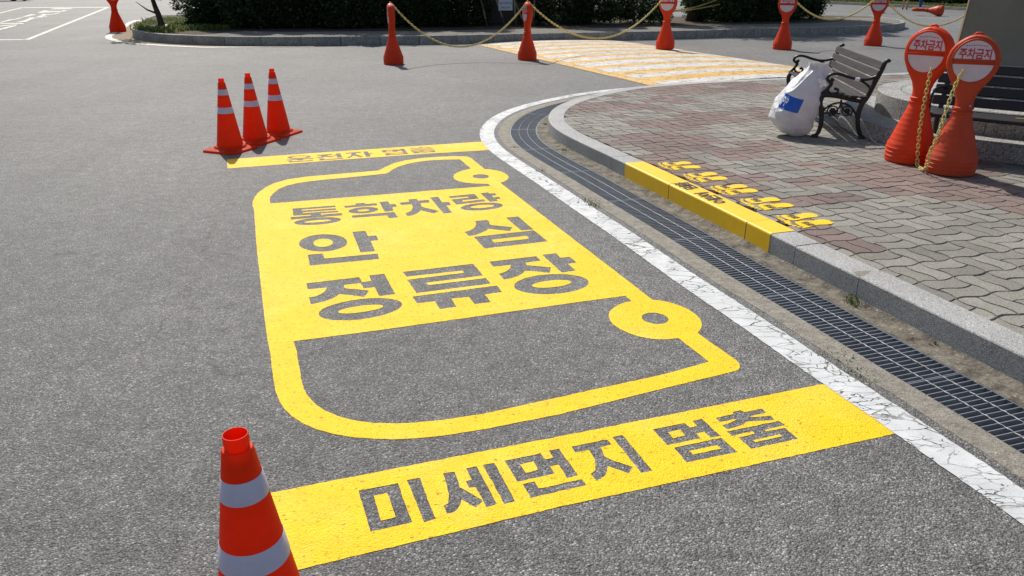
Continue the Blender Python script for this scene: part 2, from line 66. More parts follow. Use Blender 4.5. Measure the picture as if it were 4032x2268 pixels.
KERB = [(14.0,15.6),(13.905,15.568),(13.81,15.537),(13.715,15.505),(13.621,15.474),(13.526,15.442),(13.431,15.41),(13.336,15.379),(13.241,15.347),(13.146,15.315),(13.051,15.284),(12.956,15.252),(12.862,15.221),(12.767,15.189),(12.672,15.157),(12.577,15.126),(12.482,15.094),(12.387,15.062),(12.292,15.031),(12.198,14.999),(12.103,14.968),(12.008,14.936),(11.913,14.904),(11.818,14.873),(11.723,14.841),(11.628,14.809),(11.533,14.778),(11.439,14.746),(11.344,14.715),(11.249,14.683),(11.154,14.651),(11.059,14.62),(10.964,14.588),(10.869,14.556),(10.775,14.525),(10.68,14.493),(10.585,14.461),(10.49,14.429),(10.395,14.397),(10.3,14.366),(10.206,14.334),(10.111,14.302),(10.016,14.27),(9.921,14.238),(9.827,14.206),(9.732,14.175),(9.637,14.143),(9.542,14.111),(9.447,14.079),(9.352,14.047),(9.258,14.016),(9.163,13.984),(9.068,13.952),(8.973,13.921),(8.878,13.889),(8.783,13.858),(8.688,13.826),(8.593,13.795),(8.498,13.763),(8.403,13.732),(8.308,13.701),(8.213,13.67),(8.118,13.639),(8.023,13.608),(7.928,13.577),(7.833,13.547),(7.738,13.516),(7.642,13.486),(7.547,13.456),(7.452,13.425),(7.356,13.395),(7.261,13.365),(7.165,13.336),(7.07,13.306),(6.975,13.276),(6.879,13.246),(6.784,13.217),(6.688,13.187),(6.592,13.158),(6.497,13.128),(6.401,13.099),(6.306,13.069),(6.21,13.04),(6.115,13.01),(6.019,12.981),(5.924,12.951),(5.828,12.922),(5.733,12.892),(5.637,12.862),(5.542,12.833),(5.446,12.803),(5.351,12.773),(5.255,12.743),(5.16,12.713),(5.065,12.682),(4.969,12.652),(4.874,12.622),(4.779,12.591),(4.684,12.561),(4.588,12.531),(4.493,12.5),(4.398,12.47),(4.302,12.439),(4.207,12.409),(4.112,12.379),(4.017,12.348),(3.921,12.318),(3.826,12.287),(3.731,12.256),(3.636,12.224),(3.542,12.192),(3.447,12.16),(3.353,12.127),(3.258,12.093),(3.165,12.059),(3.071,12.024),(2.978,11.988),(2.885,11.951),(2.792,11.912),(2.7,11.873),(2.609,11.832),(2.519,11.79),(2.429,11.745),(2.34,11.699),(2.252,11.651),(2.166,11.602),(2.08,11.55),(1.996,11.495),(1.914,11.438),(1.834,11.379),(1.756,11.316),(1.681,11.25),(1.608,11.182),(1.537,11.111),(1.469,11.037),(1.403,10.962),(1.339,10.886),(1.276,10.808),(1.214,10.73),(1.153,10.651),(1.093,10.57),(1.035,10.489),(0.978,10.407),(0.923,10.323),(0.87,10.238),(0.82,10.152),(0.772,10.064),(0.727,9.975),(0.684,9.884),(0.645,9.793),(0.608,9.7),(0.575,9.605),(0.544,9.51),(0.518,9.414),(0.494,9.317),(0.473,9.219),(0.455,9.12),(0.441,9.021),(0.429,8.922),(0.42,8.823),(0.413,8.723),(0.41,8.623),(0.411,8.523),(0.414,8.423),(0.421,8.323),(0.431,8.224),(0.445,8.125),(0.462,8.026),(0.482,7.928),(0.505,7.831),(0.53,7.734),(0.557,7.638),(0.586,7.542),(0.616,7.447),(0.647,7.351),(0.678,7.257),(0.71,7.162),(0.743,7.067),(0.776,6.973),(0.809,6.878),(0.842,6.784),(0.874,6.689),(0.907,6.595),(0.938,6.5),(0.97,6.405),(1.001,6.31),(1.032,6.215),(1.063,6.12),(1.094,6.025),(1.125,5.93),(1.156,5.835),(1.188,5.74),(1.219,5.645),(1.251,5.55),(1.283,5.455),(1.315,5.361),(1.346,5.266),(1.378,5.171),(1.409,5.076),(1.439,4.98),(1.469,4.885),(1.499,4.789),(1.528,4.694),(1.557,4.598),(1.587,4.503),(1.617,4.407),(1.647,4.312),(1.679,4.217),(1.711,4.122),(1.743,4.028),(1.775,3.933),(1.808,3.839),(1.84,3.744),(1.871,3.649),(1.902,3.554),(1.933,3.459),(1.963,3.363),(1.994,3.268),(2.025,3.173),(2.057,3.078),(2.089,2.984),(2.122,2.889),(2.154,2.794),(2.185,2.7),(2.216,2.604),(2.246,2.509),(2.276,2.414),(2.305,2.318),(2.335,2.222),(2.364,2.127),(2.393,2.031),(2.422,1.935),(2.451,1.84),(2.481,1.744),(2.511,1.649),(2.541,1.553),(2.571,1.458),(2.601,1.363),(2.632,1.268),(2.663,1.173),(2.694,1.078),(2.726,0.983),(2.758,0.888),(2.789,0.793),(2.821,0.698),(2.854,0.604),(2.886,0.509),(2.918,0.414),(2.951,0.32),(2.984,0.225),(3.016,0.131),(3.049,0.036),(3.082,-0.058),(3.114,-0.153),(3.147,-0.247),(3.18,-0.342),(3.213,-0.436),(3.245,-0.531),(3.278,-0.625),(3.311,-0.719),(3.344,-0.814),(3.377,-0.908),(3.41,-1.003),(3.443,-1.097),(3.476,-1.192),(3.509,-1.286),(3.542,-1.38),(3.575,-1.475),(3.608,-1.569),(3.641,-1.663),(3.675,-1.758),(3.708,-1.852),(3.741,-1.946),(3.774,-2.041),(3.807,-2.135),(3.84,-2.229),(3.873,-2.324)]
BAY_LINES = [[(-14.52,22.59),(-13.8,22.65),(-13.58,22.44),(-14.31,22.26)],[(-13.8,22.59),(-24.24,48.32),(-24.03,48.32),(-13.58,22.44)],[(-29.23,48.46),(-24.3,48.87),(-23.85,47.78),(-28.64,47.39)],[(-25.91,40.84),(-29.12,47.92),(-28.94,48.05),(-25.09,39.52)]]
BAY_LETTERS = [[(-26.49,46.49),(-26.55,47.26),(-25.43,46.87),(-24.98,45.75),(-25.67,45.5),(-26.07,45.75)],[(-24.06,40.94),(-25.24,43.54),(-24.98,43.54),(-24.6,42.67),(-23.91,42.89),(-24.43,43.99),(-24.22,43.99),(-23.49,42.36),(-23.43,41.63),(-23.78,40.45)],[(-21.37,36.17),(-22.44,38.62),(-22.89,38.98),(-22.86,39.34),(-22.4,38.8),(-22.39,39.34),(-23.0,41.04),(-22.83,40.84),(-22.14,39.16),(-21.97,38.11),(-21.3,36.48),(-21.13,36.63),(-20.84,36.09),(-21.09,35.71)],[(-21.98,36.09),(-23.26,38.98),(-23.37,39.34),(-22.99,38.62),(-22.92,38.8),(-22.44,37.94),(-22.34,37.44),(-21.83,36.09)],[(-20.14,31.59),(-21.1,33.73),(-21.07,34.07),(-21.79,35.71),(-21.63,35.71),(-20.87,33.93),(-20.56,32.94),(-19.86,31.24)],[(-19.47,31.48),(-20.07,33.07),(-20.95,34.98),(-21.33,35.41),(-21.16,35.56),(-20.75,35.12),(-20.8,35.86),(-20.61,35.27),(-20.51,34.55),(-19.45,32.19),(-19.17,31.95),(-19.32,31.59)],[(-19.64,30.79),(-19.07,31.13),(-18.71,30.79),(-18.42,30.24),(-18.82,30.35),(-19.29,30.24)],[(-18.7,29.3),(-18.62,30.13),(-18.37,29.92),(-18.28,28.89),(-18.33,28.7)],[(-17.52,27.39),(-18.23,29.19),(-18.2,29.6),(-17.79,28.7),(-17.19,27.13),(-17.24,26.95)],[(-17.19,26.87),(-17.16,26.95),(-16.96,26.61),(-16.98,26.53)]]
ISLAND_FOOT = [(-15.74,35.76),(-15.26,33.9),(-13.04,28.04),(-12.15,25.8),(-11.42,24.18),(-10.89,23.19),(-10.27,22.38),(-9.63,21.81),(-8.86,21.33),(-8.14,20.95)]
ISLAND_TOP = [(-14.29,32.4),(-13.37,29.69),(-11.94,25.78),(-11.24,23.89),(-10.79,22.89),(-10.35,22.19),(-9.68,21.53),(-8.94,21.12),(-8.27,20.81)]
APRON_OUT = [(-15.29,33.78),(-15.61,33.21),(-15.07,31.49),(-14.02,28.87),(-12.72,25.39),(-12.12,23.76),(-11.53,22.64),(-10.81,21.72),(-9.96,20.86),(-8.75,20.16),(-7.68,19.74)]
APRON_IN = [(-14.85,32.76),(-15.05,32.22),(-14.56,30.7),(-13.58,28.2),(-12.39,24.99),(-11.92,23.76),(-11.5,22.97),(-10.89,22.12),(-10.14,21.33),(-8.91,20.55),(-7.79,20.03)]
FEET = [[(1.381,6.393),(1.427,6.245)],[(1.509,5.995),(1.55,5.85)],[(1.634,5.606),(1.677,5.471)],[(1.76,5.237),(1.805,5.082)],[(1.885,4.837),(1.925,4.683)]]
KERB_TEXT = [(1.305,5.712),(1.356,5.595),(1.388,5.424),(1.444,5.297),(1.482,5.181)]
# ------------------------------------------------------------------ helpers
def tag(o, label=None, cat=None, group=None, kind=None):
    if label: o["label"] = label
    if cat: o["category"] = cat
    if group: o["group"] = group
    if kind: o["kind"] = kind
    return o

def empty(name, loc=(0, 0, 0), rz=0.0):
    o = bpy.data.objects.new(name, None)
    o.empty_display_size = 0.2
    o.location = loc
    o.rotation_euler = (0, 0, rz)
    COL.objects.link(o)
    return o

def add_obj(name, me, mat=None, parent=None, loc=None, rz=None):
    o = bpy.data.objects.new(name, me)
    if mat is not None and len(me.materials) == 0: me.materials.append(mat)
    COL.objects.link(o)
    if parent is not None: o.parent = parent
    if loc is not None: o.location = loc
    if rz is not None: o.rotation_euler = (0, 0, rz)
    return o

class MB:
    """collects polygons, builds one mesh object"""
    def __init__(s): s.v = []; s.f = []
    def quad_grid(s, P, close_u=False, close_v=False):
        """P[i][j] rows of points"""
        n, m = len(P), len(P[0]); b = len(s.v)
        for r in P: s.v.extend(tuple(p) for p in r)
        for i in range(n if close_u else n - 1):
            for j in range(m if close_v else m - 1):
                a = b + i * m + j; c = b + i * m + (j + 1) % m
                d = b + ((i + 1) % n) * m + (j + 1) % m; e = b + ((i + 1) % n) * m + j
                s.f.append((a, c, d, e))
        return b
    def ngon(s, pts):
        b = len(s.v); s.v.extend(tuple(p) for p in pts); s.f.append(tuple(range(b, b + len(pts))))
    def box(s, c, size, M=None, bev=0.0):
        x, y, z = [k / 2 for k in size]
        if bev <= 0:
            P = [(-x, -y, -z), (x, -y, -z), (x, y, -z), (-x, y, -z), (-x, -y, z), (x, -y, z), (x, y, z), (-x, y, z)]
            F = [(0, 3, 2, 1), (4, 5, 6, 7), (0, 1, 5, 4), (1, 2, 6, 5), (2, 3, 7, 6), (3, 0, 4, 7)]
        else:
            P = []; F = []
            def ring(k, zz): return [(-x + k, -y, zz), (x - k, -y, zz), (x, -y + k, zz), (x, y - k, zz), (x - k, y, zz), (-x + k, y, zz), (-x, y - k, zz), (-x, -y + k, zz)]
            def rin(k, zz): return [(-x + 2 * k, -y + k, zz), (x - 2 * k, -y + k, zz), (x - k, -y + 2 * k, zz), (x - k, y - 2 * k, zz), (x - 2 * k, y - k, zz), (-x + 2 * k, y - k, zz), (-x + k, y - 2 * k, zz), (-x + k, -y + 2 * k, zz)]
            rr = [rin(bev, -z), ring(bev, -z + bev), ring(bev, z - bev), rin(bev, z)]
            for r in rr: P += r
            for q in range(3):
                for j in range(8):
                    F.append((q * 8 + j, q * 8 + (j + 1) % 8, (q + 1) * 8 + (j + 1) % 8, (q + 1) * 8 + j))
            F.append(tuple(range(7, -1, -1))); F.append(tuple(range(24, 32)))
        b = len(s.v); C = Vector(c)
        for p in P:
            q = Vector(p)
            if M is not None: q = M @ q
            s.v.append(tuple(q + C))
        s.f += [tuple(b + k for k in f) for f in F]
    def tube(s, pts, rad, n=8, caps=True, closed=False):
        pts = [Vector(p) for p in pts]; N = len(pts)
        rads = rad if isinstance(rad, (list, tuple)) else [rad] * N
        up = None; rows = []
        for i, p in enumerate(pts):
            if closed: t = pts[(i + 1) % N] - pts[i - 1]
            else: t = pts[min(i + 1, N - 1)] - pts[max(i - 1, 0)]
            t.normalize()
            if up is None:
                up = Vector((0, 0, 1)) if abs(t.z) < 0.9 else Vector((1, 0, 0))
            a = up - t * up.dot(t); a.normalize(); up = a
            bb = t.cross(a)
            rows.append([p + (a * math.cos(k * 2 * math.pi / n) + bb * math.sin(k * 2 * math.pi / n)) * rads[i] for k in range(n)])
        b = s.quad_grid(rows, close_u=closed, close_v=True)
        if caps and not closed:
            s.f.append(tuple(range(b, b + n))); e = b + (N - 1) * n
            s.f.append(tuple(range(e + n - 1, e - 1, -1)))
    def lathe(s, prof, n=32, c=(0, 0, 0), a0=0.0, a1=None, sx=1.0, sy=1.0):
        full = a1 is None
        A = [a0 + (2 * math.pi * k / n if full else (a1 - a0) * k / n) for k in range(n if full else n + 1)]
        rows = [[(c[0] + r * math.cos(t) * sx, c[1] + r * math.sin(t) * sy, c[2] + z) for t in A] for r, z in prof]
        return s.quad_grid(rows, close_v=full)
    def build(s, name, mat, parent=None, smooth=False, loc=None, rz=None, recalc=True, kind=None):
        me = bpy.data.meshes.new(name)
        me.from_pydata(s.v, [], s.f)
        if recalc:
            bm = bmesh.new(); bm.from_mesh(me)
            bmesh.ops.recalc_face_normals(bm, faces=bm.faces)
            bm.to_mesh(me); bm.free()
        me.validate()
        if smooth:
            me.polygons.foreach_set("use_smooth", [True] * len(me.polygons))
            if smooth is not True:
                bm = bmesh.new(); bm.from_mesh(me)
                for e in bm.edges:
                    if len(e.link_faces) == 2 and e.calc_face_angle(0) > R(smooth): e.smooth = False
                bm.to_mesh(me); bm.free()
        o = add_obj(name, me, mat, parent, loc, rz)
        if kind: o["kind"] = kind
        return o

def copy_tree(o, parent=None, labels=None):
    c = o.copy(); COL.objects.link(c); c.parent = parent
    for ch in o.children: copy_tree(ch, c)
    return c

def flat_fill(loops, z, jitter=0.0, step=None, thick=0.0):
    """polygon with holes (first loop outer, nested even-odd) as flat sheet via a filled 2D curve"""
    cu = bpy.data.curves.new("fill", 'CURVE'); cu.dimensions = '2D'; cu.fill_mode = 'FRONT' if thick == 0 else 'BOTH'
    cu.extrude = thick / 2
    for L in loops:
        pts = []
        n = len(L)
        for i in range(n):
            a = Vector(L[i]); b = Vector(L[(i + 1) % n])
            k = max(1, int((b - a).length / step)) if step else 1
            for j in range(k): pts.append(a + (b - a) * j / k)
        if jitter:
            pts = [p + Vector((noise.noise((p.x * 45, p.y * 45, 1.3)), noise.noise((p.x * 45, p.y * 45, 7.7)))) * jitter for p in pts]
        sp = cu.splines.new('POLY'); sp.points.add(len(pts) - 1)
        sp.points.foreach_set("co", [c for p in pts for c in (p.x, p.y, 0, 1)])
        sp.use_cyclic_u = True
    o = bpy.data.objects.new("fill", cu); COL.objects.link(o)
    dg = bpy.context.evaluated_depsgraph_get(); dg.update()
    me = bpy.data.meshes.new_from_object(o.evaluated_get(dg))
    bpy.data.objects.remove(o); bpy.data.curves.remove(cu)
    me.materials.clear()
    zz = np.empty(len(me.vertices) * 3); me.vertices.foreach_get("co", zz)
    zz = zz.reshape(-1, 3); zz[:, 2] += z; me.vertices.foreach_set("co", zz.ravel()); me.update()
    bm = bmesh.new(); bm.from_mesh(me)
    if thick == 0:
        for f in bm.faces:
            if f.normal.z < 0: f.normal_flip()
    bm.to_mesh(me); bm.free()
    return me

def text_mesh(body, size=1.0, bold=0.0, width=None, height=None):
    """flat lettering, centred on the origin in XY"""
    cu = bpy.data.curves.new("text", 'FONT'); cu.body = body; cu.size = 1.0; cu.offset = bold
    cu.resolution_u = 3
    o = bpy.data.objects.new("text", cu); COL.objects.link(o)
    dg = bpy.context.evaluated_depsgraph_get(); dg.update()
    me = bpy.data.meshes.new_from_object(o.evaluated_get(dg))
    bpy.data.objects.remove(o); bpy.data.curves.remove(cu)
    me.materials.clear()
    co = np.empty(len(me.vertices) * 3); me.vertices.foreach_get("co", co); co = co.reshape(-1, 3)
    lo, hi = co.min(0), co.max(0)
    co[:, :2] -= (lo[:2] + hi[:2]) / 2
    sx = width / (hi[0] - lo[0]) if width else size
    sy = height / (hi[1] - lo[1]) if height else (sx if width else size)
    co[:, 0] *= sx; co[:, 1] *= sy; co[:, 2] = 0
    me.vertices.foreach_set("co", co.ravel()); me.update()
    return me

def map_mesh(me, fn):
    for v in me.vertices: v.co = fn(v.co)
    me.update()
    return me

# ------------------------------------------------------------------ materials
class NT:
    def __init__(s, name):
        s.m = bpy.data.materials.new(name); s.m.use_nodes = True
        s.t = s.m.node_tree; s.n = s.t.nodes; s.b = s.n["Principled BSDF"]; s.out = s.n["Material Output"]
        s._c = None
    def node(s, typ, **kw):
        nd = s.n.new(typ)
        for k, v in kw.items():
            if k.startswith("i_"):
                key = k[2:].replace("_", " ")
                nd.inputs[int(key) if key.isdigit() else key].default_value = v
            else: setattr(nd, k, v)
        return nd
    def link(s, a, b): s.t.links.new(a, b)
    @property
    def co(s):
        if s._c is None: s._c = s.node("ShaderNodeTexCoord")
        return s._c.outputs["Object"]
    def noise(s, scale, detail=3, rough=0.55, vec=None, dist=0.0):
        nd = s.node("ShaderNodeTexNoise", i_Scale=scale, i_Detail=detail, i_Roughness=rough, i_Distortion=dist)
        s.link(vec or s.co, nd.inputs["Vector"]); return nd
    def voro(s, scale, feature='F1', vec=None, rnd=1.0):
        nd = s.node("ShaderNodeTexVoronoi", feature=feature, i_Scale=scale, i_Randomness=rnd)
        s.link(vec or s.co, nd.inputs["Vector"]); return nd
    def ramp(s, fac, stops, interp='LINEAR'):
        nd = s.node("ShaderNodeValToRGB"); cr = nd.color_ramp; cr.interpolation = interp
        while len(cr.elements) < len(stops): cr.elements.new(0.5)
        for e, (p, c) in zip(cr.elements, stops):
            e.position = p; e.color = (c, c, c, 1) if isinstance(c, (int, float)) else (*c, 1)
        s.link(fac, nd.inputs["Fac"]); return nd.outputs["Color"]
    def mix(s, fac, a, b, blend='MIX'):
        nd = s.node("ShaderNodeMix", data_type='RGBA', blend_type=blend, clamp_factor=True)
        for sock, val in ((nd.inputs[0], fac), (nd.inputs[6], a), (nd.inputs[7], b)):
            if hasattr(val, "is_output"): s.link(val, sock)
            elif isinstance(val, (int, float)): sock.default_value = val if sock == nd.inputs[0] else (val, val, val, 1)
            else: sock.default_value = (*val, 1)
        return nd.outputs[2]
    def math(s, op, a, b=None, c=None):
        nd = s.node("ShaderNodeMath", operation=op)
        for i, val in enumerate((a, b, c)):
            if val is None: continue
            if hasattr(val, "is_output"): s.link(val, nd.inputs[i])
            else: nd.inputs[i].default_value = val
        return nd.outputs[0]
    def scaled(s, sc, rot=0.0):
        mp = s.node("ShaderNodeMapping"); mp.inputs["Scale"].default_value = sc; mp.inputs["Rotation"].default_value = (0, 0, rot)
        s.link(s.co, mp.inputs["Vector"]); return mp.outputs[0]
    def bump(s, h, strength=0.5, dist=0.01, prev=None):
        nd = s.node("ShaderNodeBump", i_Strength=strength, i_Distance=dist)
        s.link(h, nd.inputs["Height"])
        if prev is not None: s.link(prev, nd.inputs["Normal"])
        return nd.outputs[0]
    def set(s, color=None, rough=None, spec=None, normal=None, metal=None, sheen=None, coat=None):
        for key, v in (("Base Color", color), ("Roughness", rough), ("Specular IOR Level", spec), ("Normal", normal), ("Metallic", metal), ("Coat Weight", coat)):
            if v is None: continue
            sk = s.b.inputs[key]
            if hasattr(v, "is_output"): s.link(v, sk)
            elif isinstance(v, tuple): sk.default_value = (*v, 1)
            else: sk.default_value = v
        return s.m

def mat_asphalt():
    t = NT("asphalt")
    # stones of three sizes: light chips, dark binder between them
    v1 = t.voro(150); v2 = t.voro(320)
    sep = t.node("ShaderNodeSeparateColor"); t.link(v1.outputs["Color"], sep.inputs[0])
    chip = t.ramp(sep.outputs[0], [(0.0, 0.060), (0.45, 0.135), (0.80, 0.225), (0.94, 0.36), (1.0, 0.62)])
    sep2 = t.node("ShaderNodeSeparateColor"); t.link(v2.outputs["Color"], sep2.inputs[0])
    fine = t.ramp(sep2.outputs[0], [(0.0, 0.065), (0.7, 0.175), (1.0, 0.34)])
    col = t.mix(0.42, chip, fine)
    gap = t.ramp(v1.outputs["Distance"], [(0.35, 1.0), (0.85, 0.42)])
    col = t.mix(1.0, col, gap, 'MULTIPLY')
    # grain at every scale, so that it reads from near to far
    fr = t.noise(9.0, 12, 0.86)
    col = t.mix(1.0, col, t.ramp(fr.outputs["Fac"], [(0.36, 0.62), (0.5, 1.0), (0.64, 1.42)]), 'MULTIPLY')
    # slow tone changes, tyre polish, stains
    big = t.ramp(t.noise(0.35, 4, 0.6).outputs["Fac"], [(0.3, 0.82), (0.7, 1.14)])
    col = t.mix(1.0, col, big, 'MULTIPLY')
    # tyre-polished lanes along the road, oil stains, hairline cracks
    lane = t.noise(1.0, 3, 0.5, vec=t.scaled((0.55, 0.06, 1), R(-70)))
    col = t.mix(1.0, col, t.ramp(lane.outputs["Fac"], [(0.35, 0.92), (0.65, 1.07)]), 'MULTIPLY')
    oil = t.ramp(t.noise(1.35, 5, 0.6).outputs["Fac"], [(0.64, 0.0), (0.78, 1.0)])
    col = t.mix(t.math('MULTIPLY', oil, 0.40), col, (0.045, 0.043, 0.042))
    wv = t.node("ShaderNodeVectorMath", operation='SCALE'); wv.inputs[3].default_value = 0.5
    t.link(t.noise(1.6, 6, 0.7).outputs["Color"], wv.inputs[0])
    wa = t.node("ShaderNodeVectorMath", operation='ADD'); t.link(t.co, wa.inputs[0]); t.link(wv.outputs[0], wa.inputs[1])
    ck = t.voro(0.42, 'DISTANCE_TO_EDGE', vec=wa.outputs[0])
    ckm = t.math('MULTIPLY', t.ramp(ck.outputs["Distance"], [(0.0012, 1.0), (0.0032, 0.0)]), t.ramp(t.noise(0.8, 4, 0.6).outputs["Fac"], [(0.52, 0.0), (0.58, 1.0)]))
    col = t.mix(t.math('MULTIPLY', ckm, 0.75), col, (0.02, 0.02, 0.019))
    mid = t.ramp(t.noise(2.3, 4, 0.65).outputs["Fac"], [(0.25, 0.88), (0.75, 1.10)])
    col = t.mix(1.0, col, mid, 'MULTIPLY')
    # small dark pits / torn spots
    pit = t.noise(1.0, 5, 0.7, vec=t.scaled((2.2, 5.0, 1), 0.3))
    pitf = t.ramp(pit.outputs["Fac"], [(0.675, 0.0), (0.70, 1.0)])
    col = t.mix(t.math('MULTIPLY', pitf, 0.75), col, (0.022, 0.021, 0.020))
    tint = t.mix(1.0, col, (1.0, 0.985, 0.955), 'MULTIPLY')
    h = t.math('SUBTRACT', 1.0, v1.outputs["Distance"])
    h = t.math('ADD', h, t.math('MULTIPLY', t.noise(60, 3, 0.6).outputs["Fac"], 1.2))
    nb = t.bump(h, 0.75, 0.006)
    return t.set(tint, 0.66, 0.40, nb)

def mat_road_paint(name, base, worn, wear=0.70, pale=0.25, rough=0.50):
    t = NT(name)
    v = t.voro(150); n = t.noise(80, 4, 0.65)
    big = t.noise(1.7, 5, 0.62)
    pal = t.ramp(big.outputs["Fac"], [(0.48, 0.0), (0.72, 1.0)])
    col = t.mix(t.math('MULTIPLY', pal, pale), base, worn)
    tone = t.ramp(t.noise(9, 3).outputs["Fac"], [(0.25, 0.90), (0.75, 1.05)])
    col = t.mix(1.0, col, tone, 'MULTIPLY')
    scuff = t.ramp(t.noise(1.0, 6, 0.72, vec=t.scaled((5.0, 0.5, 1), R(-70))).outputs["Fac"], [(0.60, 0.0), (0.74, 1.0)])
    col = t.mix(t.math('MULTIPLY', scuff, 0.22), col, (0.34, 0.24, 0.06))
    # pin-holes where the dark binder shows
    n2 = t.noise(46, 7, 0.78)
    hole = t.ramp(n2.outputs["Fac"], [(wear, 0.0), (wear + 0.035, 1.0)])
    col = t.mix(t.math('MULTIPLY', hole, 0.80), col, tuple(c * 0.30 for c in base))
    spot = t.ramp(t.noise(5.5, 5, 0.75).outputs["Fac"], [(0.735, 0.0), (0.76, 1.0)])
    col = t.mix(t.math('MULTIPLY', spot, 0.7), col, (0.10, 0.075, 0.02))
    h = t.math('ADD', t.math('SUBTRACT', 1.0, v.outputs["Distance"]), t.math('MULTIPLY', n.outputs["Fac"], 1.3))
    return t.set(col, rough, 0.22, t.bump(h, 0.6, 0.004))

def mat_cracked_paint(name, base, cell=7.0, width=0.030, wear=0.66, rot=0.0, stretch=(1, 1, 1), rough=0.55, grime=0.25):
    """thermoplastic line: cracks and flaked holes let the asphalt below show through"""
    t = NT(name)
    warp = t.noise(14, 4, 0.6)
    vm = t.node("ShaderNodeVectorMath", operation='SCALE'); vm.inputs[3].default_value = 0.045
    t.link(warp.outputs["Color"], vm.inputs[0])
    va = t.node("ShaderNodeVectorMath", operation='ADD')
    t.link(t.scaled(stretch, rot), va.inputs[0]); t.link(vm.outputs[0], va.inputs[1])
    v = t.voro(cell, 'DISTANCE_TO_EDGE', vec=va.outputs[0])
    v2 = t.voro(cell * 2.6, 'DISTANCE_TO_EDGE', vec=va.outputs[0])
    reg = t.ramp(t.noise(3.1, 3).outputs["Fac"], [(0.42, 0.15), (0.62, 1.0)])
    c1 = t.ramp(v.outputs["Distance"], [(width * 0.45, 1.0), (width, 0.0)])
    c1 = t.math('MULTIPLY', c1, reg)
    c2 = t.ramp(v2.outputs["Distance"], [(width * 0.7, 1.0), (width * 1.5, 0.0)])
    c2 = t.math('MULTIPLY', c2, t.ramp(t.noise(4.7, 3).outputs["Fac"], [(0.50, 0.0), (0.58, 1.0)]))
    flake = t.ramp(t.noise(26, 6, 0.7).outputs["Fac"], [(wear, 0.0), (wear + 0.02, 1.0)])
    crack = t.math('MAXIMUM', t.math('MAXIMUM', c1, c2), flake)
    g = t.ramp(t.noise(6, 5, 0.65).outputs["Fac"], [(0.35, 1.0), (0.75, 1.0 - grime)])
    col = t.mix(1.0, base, g, 'MULTIPLY')
    t.set(col, rough, 0.45, t.bump(t.noise(70, 4, 0.6).outputs["Fac"], 0.45, 0.003))
    tr = t.node("ShaderNodeBsdfTransparent"); mx = t.node("ShaderNodeMixShader")
    t.link(crack, mx.inputs[0]); t.link(t.b.outputs[0], mx.inputs[1]); t.link(tr.outputs[0], mx.inputs[2])
    t.link(mx.outputs[0], t.out.inputs["Surface"])
    return t.m

def mat_granite(name, light=0.42, dark=0.12, scale=160, tint=(1, 0.99, 0.96), stain=0.35):
    t = NT(name)
    v = t.voro(scale)
    sp = t.node("ShaderNodeSeparateColor"); t.link(v.outputs["Color"], sp.inputs[0])
    c = t.ramp(sp.outputs[0], [(0.0, dark * 0.6), (0.2, dark), (0.38, light * 0.75), (0.8, light), (1.0, light * 1.3)])
    c = t.mix(1.0, c, tint, 'MULTIPLY')
    g = t.ramp(t.noise(2.4, 5, 0.65).outputs["Fac"], [(0.35, 1.0), (0.75, 1.0 - stain)])
    c = t.mix(1.0, c, g, 'MULTIPLY')
    return t.set(c, 0.72, 0.35, t.bump(t.noise(90, 4).outputs["Fac"], 0.35, 0.003))

def mat_simple(name, col, rough=0.5, spec=0.5, var=0.12, vs=6.0, bump=0.0, bs=60.0, metal=0.0, dirt=None, dirt_amt=0.4):
    t = NT(name)
    n = t.ramp(t.noise(vs, 4, 0.6).outputs["Fac"], [(0.25, 1.0 - var), (0.75, 1.0 + var)])
    c = t.mix(1.0, col, n, 'MULTIPLY')
    if dirt:
        d = t.ramp(t.noise(vs * 0.6, 6, 0.7).outputs["Fac"], [(0.52, 0.0), (0.72, 1.0)])
        c = t.mix(t.math('MULTIPLY', d, dirt_amt), c, dirt)
    nb = t.bump(t.noise(bs, 4).outputs["Fac"], bump, 0.004) if bump else None
    return t.set(c, rough, spec, nb, metal)

def mat_soil(name, a, b, scale=18):
    t = NT(name)
    n = t.noise(scale, 9, 0.78); n2 = t.noise(scale * 6, 4, 0.6)
    c = t.mix(t.ramp(n.outputs["Fac"], [(0.33, 0.0), (0.67, 1.0)]), a, b)
    sp = t.ramp(n2.outputs["Fac"], [(0.62, 0.0), (0.68, 1.0)])
    c = t.mix(t.math('MULTIPLY', sp, 0.5), c, tuple(min(1, k * 2.0) for k in b))
    h = t.math('ADD', n.outputs["Fac"], t.math('MULTIPLY', n2.outputs["Fac"], 0.5))
    return t.set(c, 0.9, 0.2, t.bump(h, 0.9, 0.02))

def mat_plastic(name, col, rough=0.42, sss=0.0, scuff=0.15, spec=0.3):
    t = NT(name)
    n = t.ramp(t.noise(7, 5, 0.65).outputs["Fac"], [(0.3, 1.0 - scuff), (0.7, 1.0 + scuff * 0.5)])
    c = t.mix(1.0, col, n, 'MULTIPLY')
    sc = t.ramp(t.noise(40, 6, 0.75, vec=t.scaled((1, 1, 0.25))).outputs["Fac"], [(0.68, 0.0), (0.74, 1.0)])
    c = t.mix(t.math('MULTIPLY', sc, 0.25), c, tuple(min(1, k * 0.6 + 0.12) for k in col))
    r = t.ramp(t.noise(12, 4).outputs["Fac"], [(0.3, rough - 0.06), (0.7, rough + 0.12)])
    m = t.set(c, r, spec, t.bump(t.noise(120, 3).outputs["Fac"], 0.12, 0.002))
    if sss:
        tl = t.node("ShaderNodeBsdfTranslucent"); t.link(c, tl.inputs[0])
        mx = t.node("ShaderNodeMixShader"); mx.inputs[0].default_value = sss
        t.link(t.b.outputs[0], mx.inputs[1]); t.link(tl.outputs[0], mx.inputs[2]); t.link(mx.outputs[0], t.out.inputs["Surface"])
    return m

